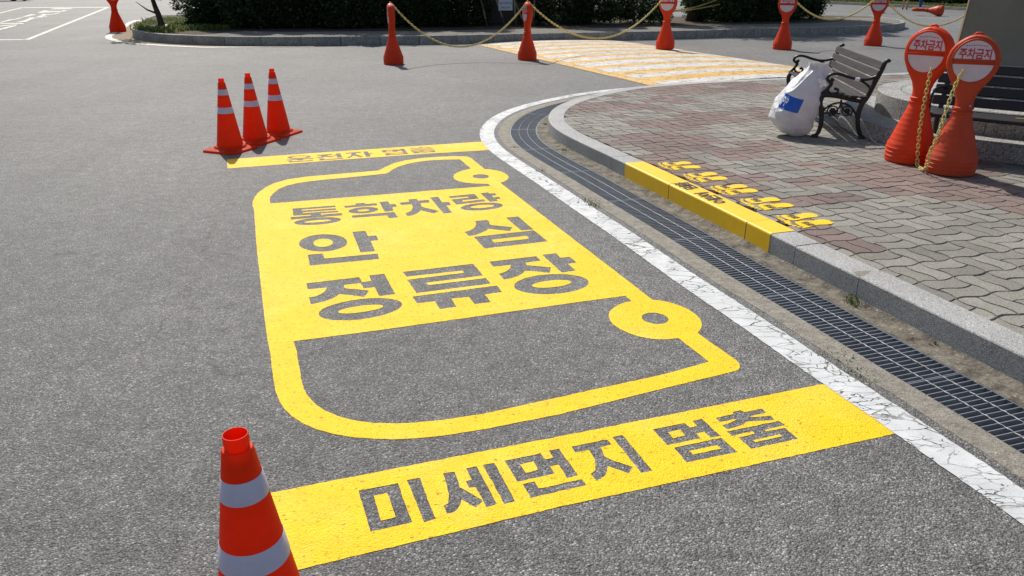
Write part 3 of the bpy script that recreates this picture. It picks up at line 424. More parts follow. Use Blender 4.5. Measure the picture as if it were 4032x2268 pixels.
def mat_wood(name, a, b, axis_scale=(2, 60, 60), rough=0.75):
    t = NT(name)
    n = t.noise(1.0, 6, 0.65, vec=t.scaled(axis_scale), dist=0.6)
    c = t.ramp(n.outputs["Fac"], [(0.3, a), (0.7, b)])
    return t.set(c, rough, 0.3, t.bump(n.outputs["Fac"], 0.5, 0.004))

def mat_leaf(name, cols, transl=0.35):
    t = NT(name)
    oi = t.node("ShaderNodeNewGeometry")
    c = t.ramp(oi.outputs["Random Per Island"], [(i / (len(cols) - 1), k) for i, k in enumerate(cols)])
    oi2 = t.node("ShaderNodeObjectInfo")
    var = t.ramp(oi2.outputs["Random"], [(0.0, 0.82), (1.0, 1.15)])
    c = t.mix(1.0, c, var, 'MULTIPLY')
    t.set(c, 0.55, 0.35)
    tl = t.node("ShaderNodeBsdfTranslucent"); t.link(c, tl.inputs[0])
    mx = t.node("ShaderNodeMixShader"); mx.inputs[0].default_value = transl
    t.link(t.b.outputs[0], mx.inputs[1]); t.link(tl.outputs[0], mx.inputs[2]); t.link(mx.outputs[0], t.out.inputs["Surface"])
    return t.m

def mat_paver():
    """colour from the paver itself: object colour times the colour attribute"""
    t = NT("paving_block")
    oi = t.node("ShaderNodeObjectInfo")
    at = t.node("ShaderNodeAttribute", attribute_name="tone", attribute_type='GEOMETRY')
    c = t.mix(1.0, oi.outputs["Color"], at.outputs["Color"], 'MULTIPLY')
    geo = t.node("ShaderNodeNewGeometry")
    n = t.noise(150, 3, 0.7, vec=geo.outputs["Position"])
    sp = t.ramp(n.outputs["Fac"], [(0.30, 0.62), (0.5, 0.98), (0.70, 1.5)])
    c = t.mix(1.0, c, sp, 'MULTIPLY')
    n2 = t.ramp(t.noise(2.2, 5, 0.65, vec=geo.outputs["Position"]).outputs["Fac"], [(0.3, 0.84), (0.7, 1.12)])
    c = t.mix(1.0, c, n2, 'MULTIPLY')
    return t.set(c, 0.8, 0.3, t.bump(n.outputs["Fac"], 0.6, 0.004))

M = {}
M['asphalt'] = mat_asphalt()
M['yellow'] = mat_road_paint("yellow_road_paint", (0.90, 0.565, 0.004), (0.92, 0.64, 0.11), 0.575, 0.6, 0.6)
M['white_line'] = mat_cracked_paint("white_line_paint", (0.62, 0.63, 0.63), 8.0, 0.028, 0.645, rot=R(-19), stretch=(0.6, 1.5, 1), grime=0.28)
M['cross_yellow'] = mat_cracked_paint("crossing_yellow_paint", (0.66, 0.40, 0.105), 5.0, 0.03, 0.625, rough=0.65)
M['cross_white'] = mat_cracked_paint("crossing_white_paint", (0.60, 0.58, 0.54), 5.0, 0.03, 0.625, rough=0.65)
M['bay_white'] = mat_cracked_paint("bay_paint", (0.56, 0.53, 0.45), 2.0, 0.02, 0.66)
M['granite'] = mat_granite("kerb_granite", 0.46, 0.22, 330, (1, 0.99, 0.97), 0.22)
M['granite_far'] = mat_granite("far_kerb_granite", 0.36, 0.22, 60, (1, 0.97, 0.9), 0.45)
M['plinth'] = mat_granite("plinth_granite", 0.42, 0.2, 120, (1, 0.985, 0.95), 0.3)
M['kerb_yellow'] = mat_simple("kerb_yellow_coating", (0.93, 0.545, 0.003), 0.45, 0.5, 0.05, 5.0, 0.08, 40, dirt=(0.45, 0.27, 0.01), dirt_amt=0.22)
M['concrete'] = mat_soil("gutter_concrete", (0.20, 0.18, 0.15), (0.40, 0.37, 0.315), 16)
M['dirt'] = mat_soil("gutter_dirt", (0.040, 0.033, 0.026), (0.30, 0.27, 0.22), 9)
M['pit'] = mat_simple("channel_concrete", (0.045, 0.05, 0.06), 0.9, 0.1)
M['steel'] = mat_simple("galvanised_steel", (0.34, 0.37, 0.42), 0.42, 0.5, 0.2, 12, metal=0.75)
M['steel_dark'] = mat_simple("grate_bar_steel", (0.27, 0.29, 0.32), 0.5, 0.5, 0.2, 12, metal=0.6)
M['rod'] = mat_simple("twisted_rod_steel", (0.26, 0.275, 0.30), 0.6, 0.4, 0.2, 20, metal=0.2)
M['paver'] = mat_paver()
M['sand'] = mat_soil("joint_sand", (0.035, 0.028, 0.022), (0.09, 0.075, 0.06), 60)
M['cone'] = mat_plastic("cone_plastic", (0.90, 0.065, 0.003), 0.45, 0.50, 0.10)
M['reflect'] = mat_simple("reflective_tape", (0.62, 0.56, 0.68), 0.28, 0.6, 0.08, 18, 0.15, 90)
M['bollard'] = mat_plastic("bollard_plastic", (0.78, 0.060, 0.010), 0.45, 0.22, 0.10)
M['bollard_pale'] = mat_plastic("bollard_plastic_faded", (0.62, 0.075, 0.026), 0.5, 0.16, 0.15)
M['bollard_face'] = mat_simple("bollard_face_film", (0.68, 0.55, 0.60), 0.35, 0.5, 0.06, 14)
M['red_print'] = mat_simple("red_print", (0.50, 0.025, 0.05), 0.5)
M['black_print'] = mat_simple("black_print", (0.03, 0.02, 0.012), 0.6)
M['white_print'] = mat_simple("white_print", (0.80, 0.82, 0.86), 0.5)
M['blue_print'] = mat_simple("blue_print", (0.01, 0.12, 0.58), 0.42, 0.5, 0.1, 18, 0.3, 50)
M['chain'] = mat_simple("yellow_chain_plastic", (0.66, 0.52, 0.16), 0.45, 0.5, 0.2, 9, dirt=(0.55, 0.5, 0.38), dirt_amt=0.6)
M['iron'] = mat_simple("black_cast_iron", (0.012, 0.012, 0.013), 0.38, 0.5, 0.2, 10, 0.25, 120)
M['slat'] = mat_wood("weathered_slat", (0.016, 0.015, 0.015), (0.058, 0.052, 0.05), (45, 2.0, 45))
M['slat_black'] = mat_simple("black_painted_slat", (0.020, 0.020, 0.024), 0.5, 0.4, 0.2, 10, 0.3, 90)
def mat_sack():
    t = NT("woven_sack")
    n = t.noise(9, 5, 0.6); w = t.noise(160, 2, 0.5)
    c = t.ramp(n.outputs["Fac"], [(0.25, (0.66, 0.65, 0.68)), (0.6, (0.80, 0.79, 0.80)), (0.85, (0.84, 0.80, 0.72))])
    nb = t.bump(t.noise(16, 6, 0.62, dist=0.5).outputs["Fac"], 0.5, 0.03)
    nb = t.bump(w.outputs["Fac"], 0.2, 0.002, nb)
    t.set(c, 0.42, 0.45, nb)
    tl = t.node("ShaderNodeBsdfTranslucent"); t.link(c, tl.inputs[0]); t.link(nb, tl.inputs["Normal"])
    mx = t.node("ShaderNodeMixShader"); mx.inputs[0].default_value = 0.22
    t.link(t.b.outputs[0], mx.inputs[1]); t.link(tl.outputs[0], mx.inputs[2]); t.link(mx.outputs[0], t.out.inputs["Surface"])
    return t.m
M['sack'] = mat_sack()
M['monument'] = mat_simple("monument_stone", (0.22, 0.20, 0.155), 0.75, 0.3, 0.15, 2.5, 0.2, 60)
M['monument_edge'] = mat_simple("monument_rough_edge", (0.16, 0.105, 0.05), 0.8, 0.3, 0.25, 6, 0.4, 40)
M['navy'] = mat_simple("dark_polished_stone", (0.010, 0.012, 0.022), 0.35, 0.4, 0.15, 3)
M['bark'] = mat_wood("bark", (0.03, 0.022, 0.015), (0.10, 0.075, 0.05), (30, 30, 3))
M['pole'] = mat_wood("support_pole_wood", (0.10, 0.085, 0.06), (0.26, 0.23, 0.17), (40, 40, 2))
M['yew'] = mat_leaf("yew_needles", [(0.014, 0.030, 0.012), (0.028, 0.056, 0.020), (0.050, 0.092, 0.030), (0.085, 0.13, 0.04)], 0.3)
M['weed'] = mat_leaf("weed_leaves", [(0.06, 0.10, 0.02), (0.12, 0.17, 0.035), (0.20, 0.20, 0.07)], 0.4)
M['fresh'] = mat_leaf("fresh_leaves", [(0.22, 0.36, 0.04), (0.32, 0.46, 0.07)], 0.5)
M['soil'] = mat_soil("planting_soil", (0.035, 0.026, 0.018), (0.12, 0.095, 0.065), 5)
M['sidewalk'] = mat_soil("worn_block_paving", (0.15, 0.14, 0.12), (0.24, 0.22, 0.19), 9)
M['apron'] = mat_soil("apron_concrete", (0.20, 0.16, 0.11), (0.32, 0.26, 0.19), 6)
M['skin'] = mat_simple("skin", (0.52, 0.30, 0.21), 0.5)
M['denim'] = mat_simple("blue_denim", (0.03, 0.09, 0.26), 0.8)
M['cloth_dark'] = mat_simple("dark_cloth", (0.03, 0.03, 0.04), 0.8)
M['cloth_light'] = mat_simple("light_cloth", (0.5, 0.5, 0.48), 0.8)
M['hair'] = mat_simple("black_hair", (0.012, 0.01, 0.009), 0.5)
M['plaque'] = mat_simple("plaque_white", (0.50, 0.54, 0.62), 0.4)
M['car_paint'] = mat_simple("dark_blue_car_paint", (0.012, 0.016, 0.05), 0.25, 0.6, 0.03, 3)
M['rubber'] = mat_simple("tyre_rubber", (0.02, 0.02, 0.02), 0.8)
M['glass'] = mat_simple("dark_car_glass", (0.02, 0.025, 0.03), 0.08, 0.7, 0.02)
M['film'] = mat_simple("green_grey_board", (0.16, 0.20, 0.20), 0.6)
# ------------------------------------------------------------------ kerb line as a curve with arc length
KP = np.array(KERB)
KS = np.r_[0, np.cumsum(np.hypot(*np.diff(KP, axis=0).T))]
def kerb_at(s):
    x = np.interp(s, KS, KP[:, 0]); y = np.interp(s, KS, KP[:, 1])
    e = 0.12
    tx = np.interp(s + e, KS, KP[:, 0]) - np.interp(s - e, KS, KP[:, 0]); ty = np.interp(s + e, KS, KP[:, 1]) - np.interp(s - e, KS, KP[:, 1])
    l = math.hypot(tx, ty)
    return Vector((x, y)), Vector((tx / l, ty / l)), Vector((ty / l, -tx / l))      # point, along, towards the road
def kpt(s, off, z=0.0):
    p, t, n = kerb_at(s); q = p + n * off
    return Vector((q.x, q.y, z))
def sweep(mb, s0, s1, prof, step=0.1, caps=False, closed=True, org=(0, 0, 0)):
    n = max(1, int(round((s1 - s0) / step))); O = Vector(org)
    rows = [[kpt(s0 + (s1 - s0) * i / n, o, z) - O for o, z in prof] for i in range(n + 1)]
    b = mb.quad_grid(rows, close_v=closed); m = len(prof)
    if caps:
        mb.f.append(tuple(range(b, b + m))); e = b + n * m; mb.f.append(tuple(range(e + m - 1, e - 1, -1)))
S_END = float(KS[-1])

# ------------------------------------------------------------------ ground: asphalt, cut out for plaza and gutter
edge = [tuple(kpt(s, 0.552)[:2]) for s in np.arange(0.0, S_END, 0.15)]
hole = edge + [(18.0, -2.6), (18.0, 15.6)]
isl_hole = None
outer = [(-160, -40), (160, -40), (160, 260), (-160, 260)]
def poly_sheet(loops, z):
    tri = tessellate_polygon([[Vector((x, y, 0)) for x, y in L] for L in loops])
    pts = [(x, y, z) for L in loops for x, y in L]
    me = bpy.data.meshes.new("sheet"); me.from_pydata(pts, [], [tuple(t) for t in tri])
    bm = bmesh.new(); bm.from_mesh(me)
    for f in bm.faces:
        if f.normal.z < 0: f.normal_flip()
    bm.to_mesh(me); bm.free(); return me
road = add_obj("road", poly_sheet([outer, hole], 0.0), M['asphalt'])
tag(road, "grey asphalt road and car park surface", kind="structure")

# ------------------------------------------------------------------ gutter: dirty inner strip, channel, outer concrete rim, grate panels
gut = MB()
sweep(gut, 0, S_END - .1, [(0.1335, 0.0), (0.1335, -0.30), (0.432, -0.30), (0.432, 0.0)], 0.15, closed=False)
gutter = gut.build("gutter", M['pit'], recalc=False)
tag(gutter, "long drain gutter with steel grates curving along the kerb", kind="structure")
rim = MB()
n = int((S_END - .2) / 0.08)
rows = []
for i in range(n + 1):
    s = (S_END - .2) * i / n
    w = 0.004 * noise.noise((s * 3.1, 0, 0)) + 0.004 * noise.noise((s * 11, 2, 0))
    rows.append([kpt(s, 0.431, -0.02), kpt(s, 0.431, 0.004), kpt(s, 0.50, 0.006), kpt(s, 0.560 + 2.2 * w, 0.004), kpt(s, 0.566 + 2.2 * w, -0.01)])
rim.quad_grid(rows)
rim.build("concrete_rim", M['concrete'], gutter)
ds = MB(); rows = []
for i in range(int((S_END - .2) / 0.04) + 1):
    s = 0.04 * i; r = []
    for j in range(9):
        o = -0.01 + 0.145 * j / 8
        bmp = 0.010 * noise.noise((s * 6, o * 30, 0.5)) + 0.006 * noise.noise((s * 21, o * 60, 3.5))
        r.append(kpt(s, o, (0.002 + max(0, bmp) + (0.022 * max(0, 1 - j / 2.5))) if 0 < j < 8 else (0.0 if j == 8 else 0.03)))
    r.append(kpt(s, 0.135, -0.03))
    rows.append(r)
ds.quad_grid(rows)
ds.build("dirt_strip", M['dirt'], gutter, smooth=True)
# grate panels, each about a metre
gs = 21.0 - 14.0
panel_edges = [gs + 1.0 * i for i in range(0, 20)]
for a, b in zip(panel_edges[:-1], panel_edges[1:]):
    o0 = kpt((a + b) / 2, 0.283, -0.006)
    fr = MB()
    for off in (0.138, 0.427):
        sweep(fr, a + .003, b - .003, [(off - .0022, 0.0), (off + .0022, 0.0), (off + .0022, -0.034), (off - .0022, -0.034)], 0.1, caps=True, org=o0)
    for s in (a + .005, b - .005):
        sweep(fr, s - .0022, s + .0022, [(0.140, 0.0), (0.425, 0.0), (0.425, -0.034), (0.140, -0.034)], 0.1, caps=True, org=o0)
    p = fr.build("grate_panel", M['steel'], gutter); p.location = o0
    br = MB()
    nb = 30
    for k in range(1, nb):
        s = a + (b - a) * k / nb
        sweep(br, s - .0022, s + .0022, [(0.140, -0.001), (0.425, -0.001), (0.425, -0.032), (0.140, -0.032)], 1, caps=True, org=o0)
    q = br.build("bearing_bar", M['steel_dark'], p, kind="stuff")
    rd = MB()
    for off in (0.235, 0.332):
        N = int((b - a) / 0.0125)
        pts = [kpt(a + .004 + (b - a - .008) * i / N, off + 0.0012 * math.cos(i * 2.1), 0.001 + 0.0012 * math.sin(i * 2.1)) - o0 for i in range(N + 1)]
        rd.tube(pts, [0.0026 + 0.0010 * math.sin(i * 1.57) for i in range(N + 1)], 5)
    rd.build("cross_rod", M['rod'], p, kind="stuff")

# ------------------------------------------------------------------ kerb stones
kerb_root = empty("kerb"); tag(kerb_root, "granite kerb curving round the paved plaza", kind="structure")
joints = [0.0] + [1.1 + 1.0 * i for i in range(0, 16)] + [17.12, 18.14, 19.16, 20.18, 20.68, 21.2, 22.4, 23.4, 24.4, 25.4, 26.4, 27.4]
joints = [j for j in joints if j < S_END]
YA, YB = 18.4, 20.44
kprof = [(0.0, -0.06), (0.001, 0.131), (-0.003, 0.137), (-0.010, 0.140), (-0.172, 0.1405), (-0.180, 0.136), (-0.180, -0.06)]
yprof = [(0.0035, 0.012), (0.0040, 0.132), (0.0005, 0.1395), (-0.009, 0.1430), (-0.173, 0.1435), (-0.1825, 0.137)]
paint_no = 0
for a, b in zip(joints[:-1], joints[1:]):
    o0 = kpt((a + b) / 2, -0.09, 0.0)
    mb = MB(); sweep(mb, a + .0025, b - .0025, kprof, 0.1, caps=True, org=o0)
    st = mb.build("kerb_stone", M['granite'], kerb_root); st.location = o0
    st.rotation_euler = (0, 0, 0); st.location.z += random.uniform(-.0015, .0015)
    y0, y1 = max(a + .004, YA), min(b - .004, YB)
    if y1 - y0 > 0.02:
        mb = MB(); sweep(mb, y0, y1, yprof, 0.1, closed=False, org=o0)
        rr = [kpt(y0, o, z) - o0 for o, z in yprof]
        yp = mb.build("yellow_coating", M['kerb_yellow'], st)
        yp["label"] = "bright yellow coating over the kerb stone"
# lettering on the yellow kerb, read from the plaza side
word = ["춤", "멈", "이", "린", "어"]
kt = KERB_TEXT
for chh, (x, y) in zip(word, kt):
    d = np.hypot(KP[:, 0] - x, KP[:, 1] - y); s = KS[int(d.argmin())]
    p, t, nn = kerb_at(float(s))
    me = text_mesh(chh, bold=0.032, width=0.108 if chh != "이" else 0.080, height=0.122)
    # letter up -> towards the road (nn), letter right -> away from the camera (-t)
    c3 = p - nn * 0.088
    map_mesh(me, lambda v: Vector((c3.x, c3.y, 0.1455)) + Vector((-t.x, -t.y, 0)) * v.x + Vector((nn.x, nn.y, 0)) * v.y)
    add_obj("kerb_lettering", me, M['black_print'], kerb_root)

# ------------------------------------------------------------------ paved plaza: wavy blocks in basket weave
plaza_poly = [tuple(kpt(s, -0.09)[:2]) for s in np.arange(0.0, S_END, 0.15)] + [(18.0, -2.6), (18.0, 15.6)]
pavement = add_obj("pavement", poly_sheet([plaza_poly], 0.1245), M['sand'])
tag(pavement, "plaza paved with wavy red and grey blocks", kind="structure")
CELL = 0.230
AX = R(18.9); EU = Vector((math.cos(AX), math.sin(AX))); EV = Vector((-math.sin(AX), math.cos(AX)))
ORG = Vector((1.75, 4.75))
AMP = 0.0135
def warp(u, v):
    return (u + AMP * math.sin(2 * math.pi * v / CELL), v + AMP * math.sin(2 * math.pi * u / CELL + 0.6))
def paver_outline(u0, u1, v0, v1):
    g = 0.0034
    u0 += g; u1 -= g; v0 += g; v1 -= g
    nu = 6 if (u1 - u0) > (v1 - v0) else 3; nv = 6 if nu == 3 else 3
    pts = [(u0 + (u1 - u0) * i / nu, v0) for i in range(nu)] + [(u1, v0 + (v1 - v0) * i / nv) for i in range(nv)]
    pts += [(u1 - (u1 - u0) * i / nu, v1) for i in range(nu)] + [(u0, v1 - (v1 - v0) * i / nv) for i in range(nv)]
    return [warp(*p) for p in pts]
def paver_geo(u0, u1, v0, v1):
    cu, cv = (u0 + u1) / 2, (v0 + v1) / 2
    ol = paver_outline(u0, u1, v0, v1); n = len(ol)
    top = []; low = []
    for (a, b) in ol:
        du, dv = a - cu, b - cv; l = math.hypot(du, dv)
        k = 1 - 0.0042 / l
        top.append((du * k, dv * k, 0.0)); low.append((du, dv, -0.011))
    V = [(EU.x * a + EV.x * b, EU.y * a + EV.y * b, z) for a, b, z in top + low]
    F = [tuple(range(n))] + [(i, n + i, n + (i + 1) % n, (i + 1) % n) for i in range(n)]
    return V, F
h = CELL / 2
kinds = [(0, CELL, 0, h), (0, CELL, h, CELL), (0, h, 0, CELL), (h, CELL, 0, CELL)]
geos = [paver_geo(*k) for k in kinds]
pmesh = []
for V, F in geos:
    me = bpy.data.meshes.new("paver"); me.from_pydata(V, [], F)
    ca = me.color_attributes.new("tone", 'FLOAT_COLOR', 'POINT'); ca.data.foreach_set("color", [1.0] * (4 * len(V)))
    me.materials.append(M['paver']); pmesh.append(me)
def patch_red(i, j):
    # diagonal patches about a metre wide with stepped edges
    a = math.floor((i + 0.5 * j) / 5.0 + 0.35 * noise.noise((i * .21, j * .21, 0.0))); b = math.floor((j - 0.2 * i) / 3.0)
    return (noise.noise((a * 0.83 + 0.3, b * 0.71, 4.2)) + 0.25 * noise.noise((i * 0.9, j * 0.9, 2.0))) > -0.02
FPX = 2989.0; CP, SP = math.cos(R(22.178)), math.sin(R(22.178))
def screen(x, y, z):
    dz = z - 1.6; dep = y * CP - dz * SP; upv = y * SP + dz * CP
    return (2016 + FPX * x / dep, 1134 - FPX * upv / dep, dep) if dep > 0.05 else (1e6, 1e6, dep)
items = []
KX = KP
for i in range(-14, 60):
    for j in range(-30, 46):
        for kk in ((0, 1) if (i + j) % 2 == 0 else (2, 3)):
            u0, u1, v0, v1 = kinds[kk]
            cu = i * CELL + (u0 + u1) / 2; cv = j * CELL + (v0 + v1) / 2
            c = ORG + EU * cu + EV * cv
            if c.x > 10.5 or c.y < 0.6: continue
            dd = np.hypot(KX[:, 0] - c.x, KX[:, 1] - c.y); q = int(dd.argmin())
            _, t, nn = kerb_at(float(KS[q])); sd = (c - Vector(KX[q])).dot(nn)
            if sd > -0.118: continue
            if math.hypot(c.x - 5.25, c.y - 7.86) < 1.5: continue
            sx, sy, dep = screen(c.x, c.y, .14)
            if sx < -200 or sx > 4700 or sy > 2700: 
                if dep < 2: continue
            red = patch_red(i, j)
            rr = random.random()
            if red: base = (0.165 + .05 * rr, 0.122 + .034 * rr, 0.107 + .030 * rr)
            else: base = (0.195 + .07 * rr, 0.184 + .065 * rr, 0.160 + .055 * rr)
            k2 = random.uniform(0.90, 1.08)
            vis = 0 < sx < 4032 and 0 < sy < 2268
            items.append((dep if vis else 99 + dep, kk, c, tuple(k2 * z for z in base), random.uniform(-.0012, .0012), random.gauss(0, .006)))
items.sort(key=lambda t: t[0])
for dep, kk, c, colr, dz, rot in items[:300]:
    o = bpy.data.objects.new("paver", pmesh[kk]); COL.objects.link(o); o.parent = pavement
    o.location = (c.x, c.y, 0.1375 + dz); o.rotation_euler = (random.gauss(0, .008), random.gauss(0, .008), rot * .8); o.color = (*colr, 1)
V = []; F = []; CC = []
for dep, kk, c, colr, dz, rot in items[300:]:
    gv, gf = geos[kk]; b = len(V); tx, ty = random.gauss(0, .008), random.gauss(0, .008)
    V += [(x + c.x, y + c.y, z + .1375 + dz + x * tx + y * ty) for x, y, z in gv]; F += [tuple(b + k for k in f) for f in gf]
    CC += [c_ for _ in gv for c_ in (*colr, 1.0)]
me = bpy.data.meshes.new("paver_field"); me.from_pydata(V, [], F)
ca = me.color_attributes.new("tone", 'FLOAT_COLOR', 'POINT'); ca.data.foreach_set("color", CC)
o = add_obj("paver_field", me, M['paver'], pavement); o["kind"] = "stuff"; o.color = (1, 1, 1, 1)

# ------------------------------------------------------------------ painted markings
def marking(name, loops, z, mat, label, jit=0.003, step=0.02):
    o = add_obj(name, flat_fill(loops, z, jit, step), mat)
    return tag(o, label, "road marking")
marking("van_marking", [VAN_OUTER] + VAN_HOLES + VAN_LETTERS, 0.0016, M['yellow'], "big yellow school van pictogram with Korean lettering painted on the asphalt")
marking("stop_bar_marking", [NEAR_BAR] + NEAR_LETTERS, 0.0016, M['yellow'], "long yellow bar with Korean lettering painted in front of the single near cone")
marking("stop_bar_marking", [FAR_BAR] + FAR_LETTERS, 0.0016, M['yellow'], "narrow yellow bar with Korean lettering beside the three cones")
wl = [tuple(kpt(s, 0.612)[:2]) for s in np.arange(4.0, S_END - .2, 0.08)] + [tuple(kpt(s, 0.772)[:2]) for s in np.arange(S_END - .2, 4.0, -0.08)]
marking("edge_line_marking", [wl], 0.0035, M['white_line'], "cracked white edge line following the gutter round the bend", 0.006, 0.02)

# footprints on the plaza
def foot_outline(sgn):
    FS = 1.14
    pts = [(-.125, 0), (-.118, .026), (-.09, .036), (-.05, .034), (-.01, .030 + .004 * sgn), (.035, .036 + .006 * sgn), (.07, .042 + .003 * sgn), (.092, .034), (.098, .010), (.095, -.015), (.085, -.034), (.06, -.044 + .003 * sgn), (.02, -.038 + .008 * sgn), (-.02, -.028 + .006 * sgn), (-.06, -.031), (-.10, -.030), (-.119, -.018)]
    pts = [(a * FS, b * FS * 1.32) for a, b in pts]
    P = []
    n = len(pts)
    for i in range(n):
        p0, p1, p2, p3 = [Vector(pts[(i + k) % n]) for k in (-1, 0, 1, 2)]
        for t in (0, .25, .5, .75):
            P.append(.5 * ((2 * p1) + (-p0 + p2) * t + (2 * p0 - 5 * p1 + 4 * p2 - p3) * t * t + (-p0 + 3 * p1 - 3 * p2 + p3) * t ** 3))
    return P
names = ["first of five from the bend", "second of five from the bend", "middle of five, beside the kerb lettering", "fourth of five from the bend", "last of five, where the yellow kerb ends"]
for pi, (A, B) in enumerate(FEET):
    mid = ((A[0] + B[0]) / 2, (A[1] + B[1]) / 2)
    root = empty("footprint_pair", (mid[0], mid[1], 0.1405), AX + math.pi)
    tag(root, "pair of yellow painted footprints, " + names[pi], "footprints", "yellow footprints beside the kerb")
    ca, sa = math.cos(-(AX + math.pi)), math.sin(-(AX + math.pi))
    for (fx, fy), sgn in ((A, 1), (B, -1)):
        dx, dy = fx - mid[0], fy - mid[1]; lx, ly = ca * dx - sa * dy, sa * dx + ca * dy
        rot = random.uniform(-.06, .06)
        def tr(p): return (lx - .012 + p[0] * math.cos(rot) - p[1] * math.sin(rot), ly + p[0] * math.sin(rot) + p[1] * math.cos(rot))
        fo = add_obj("footprint", flat_fill([[tr(p) for p in foot_outline(sgn)]], 0.0, 0.002, 0.012), M['yellow'], root)
        big = sgn
        for k in range(5):
            ang = [-.040, -.020, .000, .019, .034][k] * -big; ang *= 1.62; fwd = [.142, .150, .146, .136, .118][k]; rad = [.0185, .0135, .0125, .0115, .0105][k]
            loop = [tr((fwd + rad * 1.25 * math.cos(a), ang + rad * math.sin(a))) for a in np.linspace(0, 2 * math.pi, 14, endpoint=False)]
            add_obj("toe", flat_fill([loop], 0.0), M['yellow'], fo)
        tm = text_mesh("멈춤", bold=0.03, width=0.082, height=0.060)
        map_mesh(tm, lambda v: Vector((*tr((.035 + v.y * 0 + (-v.y), v.x)), 0.0012)))
        add_obj("lettering", tm, M['black_print'], fo)

# crossing hump with yellow and white stripes
CX0, CY0 = 2.19, 12.62
CU = Vector((math.cos(R(19.5)), math.sin(R(19.5)))); CV = Vector((-.358, .934))
CW, CLN = 4.15, 9.0
HH = 0.062
def hump(u): 
    t = 2 * u / CW - 1
    return HH * (1 - t * t)
def cpt(u, v, dz): return (CX0 + CU.x * u + CV.x * v, CY0 + CU.y * u + CV.y * v, hump(u) + dz)
US = [CW * i / 24 for i in range(25)]
hb = MB(); hb.quad_grid([[cpt(u, v, 0.0015) for u in US] for v in np.linspace(-.25, CLN, 20)])
hump_o = hb.build("speed_hump", M['asphalt'], smooth=True)
tag(hump_o, "low raised crossing hump of asphalt across the road", "speed hump")
bnd = [-.3, .2, .74, 1.2, 1.66, 2.28, 2.64, 3.28, 3.64, 4.14, 4.5, 5.02, 5.4, 5.92, 6.3, 6.8, 7.2, 7.7, 8.1, 8.55]
for q, (v0, v1) in enumerate(zip(bnd[:-1], bnd[1:])):
    st = MB(); white = q % 2 == 0
    j0, j1 = random.uniform(0, .10), random.uniform(0, .10)
    uu = [(0.22 if white else j0) + (CW - (0.22 if white else j0) - j1) * i / 24 for i in range(25)]
    st.quad_grid([[cpt(u, v + .02 * noise.noise((u * 1.5, v, 0)), 0.0055) for u in uu] for v in (v0, v1)])
    st.build("white_stripe" if white else "yellow_stripe", M['cross_white'] if white else M['cross_yellow'], hump_o)
bd = MB(); bd.quad_grid([[cpt(u, v, 0.0068) for u in (0.0, 0.2)] for v in np.linspace(-.1, 8.5, 30)])
bd.build("yellow_border", M['cross_yellow'], hump_o)

# parking bay far left
bay = add_obj("parking_bay_marking", flat_fill(BAY_LINES[:1], 0.004), M['bay_white'])
tag(bay, "cream parking bay outline with worn ground lettering left of the island", "road marking")
for q, L in enumerate(BAY_LINES[1:]): add_obj("bay_line", flat_fill([L], 0.006 + .002 * q), M['bay_white'], bay)
for q, L in enumerate(BAY_LETTERS): add_obj("bay_letter", flat_fill([L], 0.004 + .001 * q), M['bay_white'], bay)
# ------------------------------------------------------------------ far island: kerb, walk, soil
class Path:
    def __init__(s, pts, step=0.25):
        P = [Vector(p) for p in pts]; out = []
        for i in range(len(P) - 1):
            p0, p1, p2, p3 = P[max(i - 1, 0)], P[i], P[i + 1], P[min(i + 2, len(P) - 1)]
            for t in np.linspace(0, 1, 10, endpoint=False):
                out.append(.5 * ((2 * p1) + (-p0 + p2) * t + (2 * p0 - 5 * p1 + 4 * p2 - p3) * t * t + (-p0 + 3 * p1 - 3 * p2 + p3) * t ** 3))
        out.append(P[-1]); s.P = np.array([tuple(p) for p in out]); s.S = np.r_[0, np.cumsum(np.hypot(*np.diff(s.P, axis=0).T))]; s.L = float(s.S[-1])
    def pt(s, a, off=0.0, z=0.0):
        e = .15; f = lambda q: Vector((np.interp(q, s.S, s.P[:, 0]), np.interp(q, s.S, s.P[:, 1])))
        t = f(a + e) - f(a - e); t.normalize(); q = f(a) + Vector((t.y, -t.x)) * off
        return Vector((q.x, q.y, z))
    def sweep(s, mb, a, b, prof, step=.25, caps=False, closed=True, org=(0, 0, 0)):
        n = max(1, int(round((b - a) / step))); O = Vector(org)
        base = mb.quad_grid([[s.pt(a + (b - a) * i / n, o, z) - O for o, z in prof] for i in range(n + 1)], close_v=closed); m = len(prof)
        if caps:
            mb.f.append(tuple(range(base, base + m))); e = base + n * m; mb.f.append(tuple(range(e + m - 1, e - 1, -1)))

isl = Path([(-14.6, 32.8), (-13.6, 29.6), (-12.2, 25.9), (-11.35, 23.9), (-10.8, 22.9), (-10.2, 22.1), (-9.5, 21.4), (-8.6, 20.85), (-7.4, 20.40), (-6.2, 20.22), (-4.1, 20.42), (-2.1, 20.62), (-.1, 21.25), (2.0, 21.85), (4.7, 22.6), (7.5, 23.7), (10.4, 24.7), (12.6, 26.2), (13.9, 28.6), (14.3, 32.0)])
ZI = .235
island_back = [(11.5, 33.2), (6, 31.5), (0, 30.0), (-6, 29.2), (-10, 29.8), (-13.2, 33.2)]
ip = [tuple(isl.pt(a, -.16)[:2]) for a in np.arange(0, isl.L, .4)] + island_back
island = add_obj("island", poly_sheet([ip], ZI - .02), M['soil']); tag(island, "planted island of bare soil behind the far kerb", kind="structure")
kr = empty("island_kerb"); tag(kr, "worn granite kerb round the planted island", kind="structure")
a = 0.0
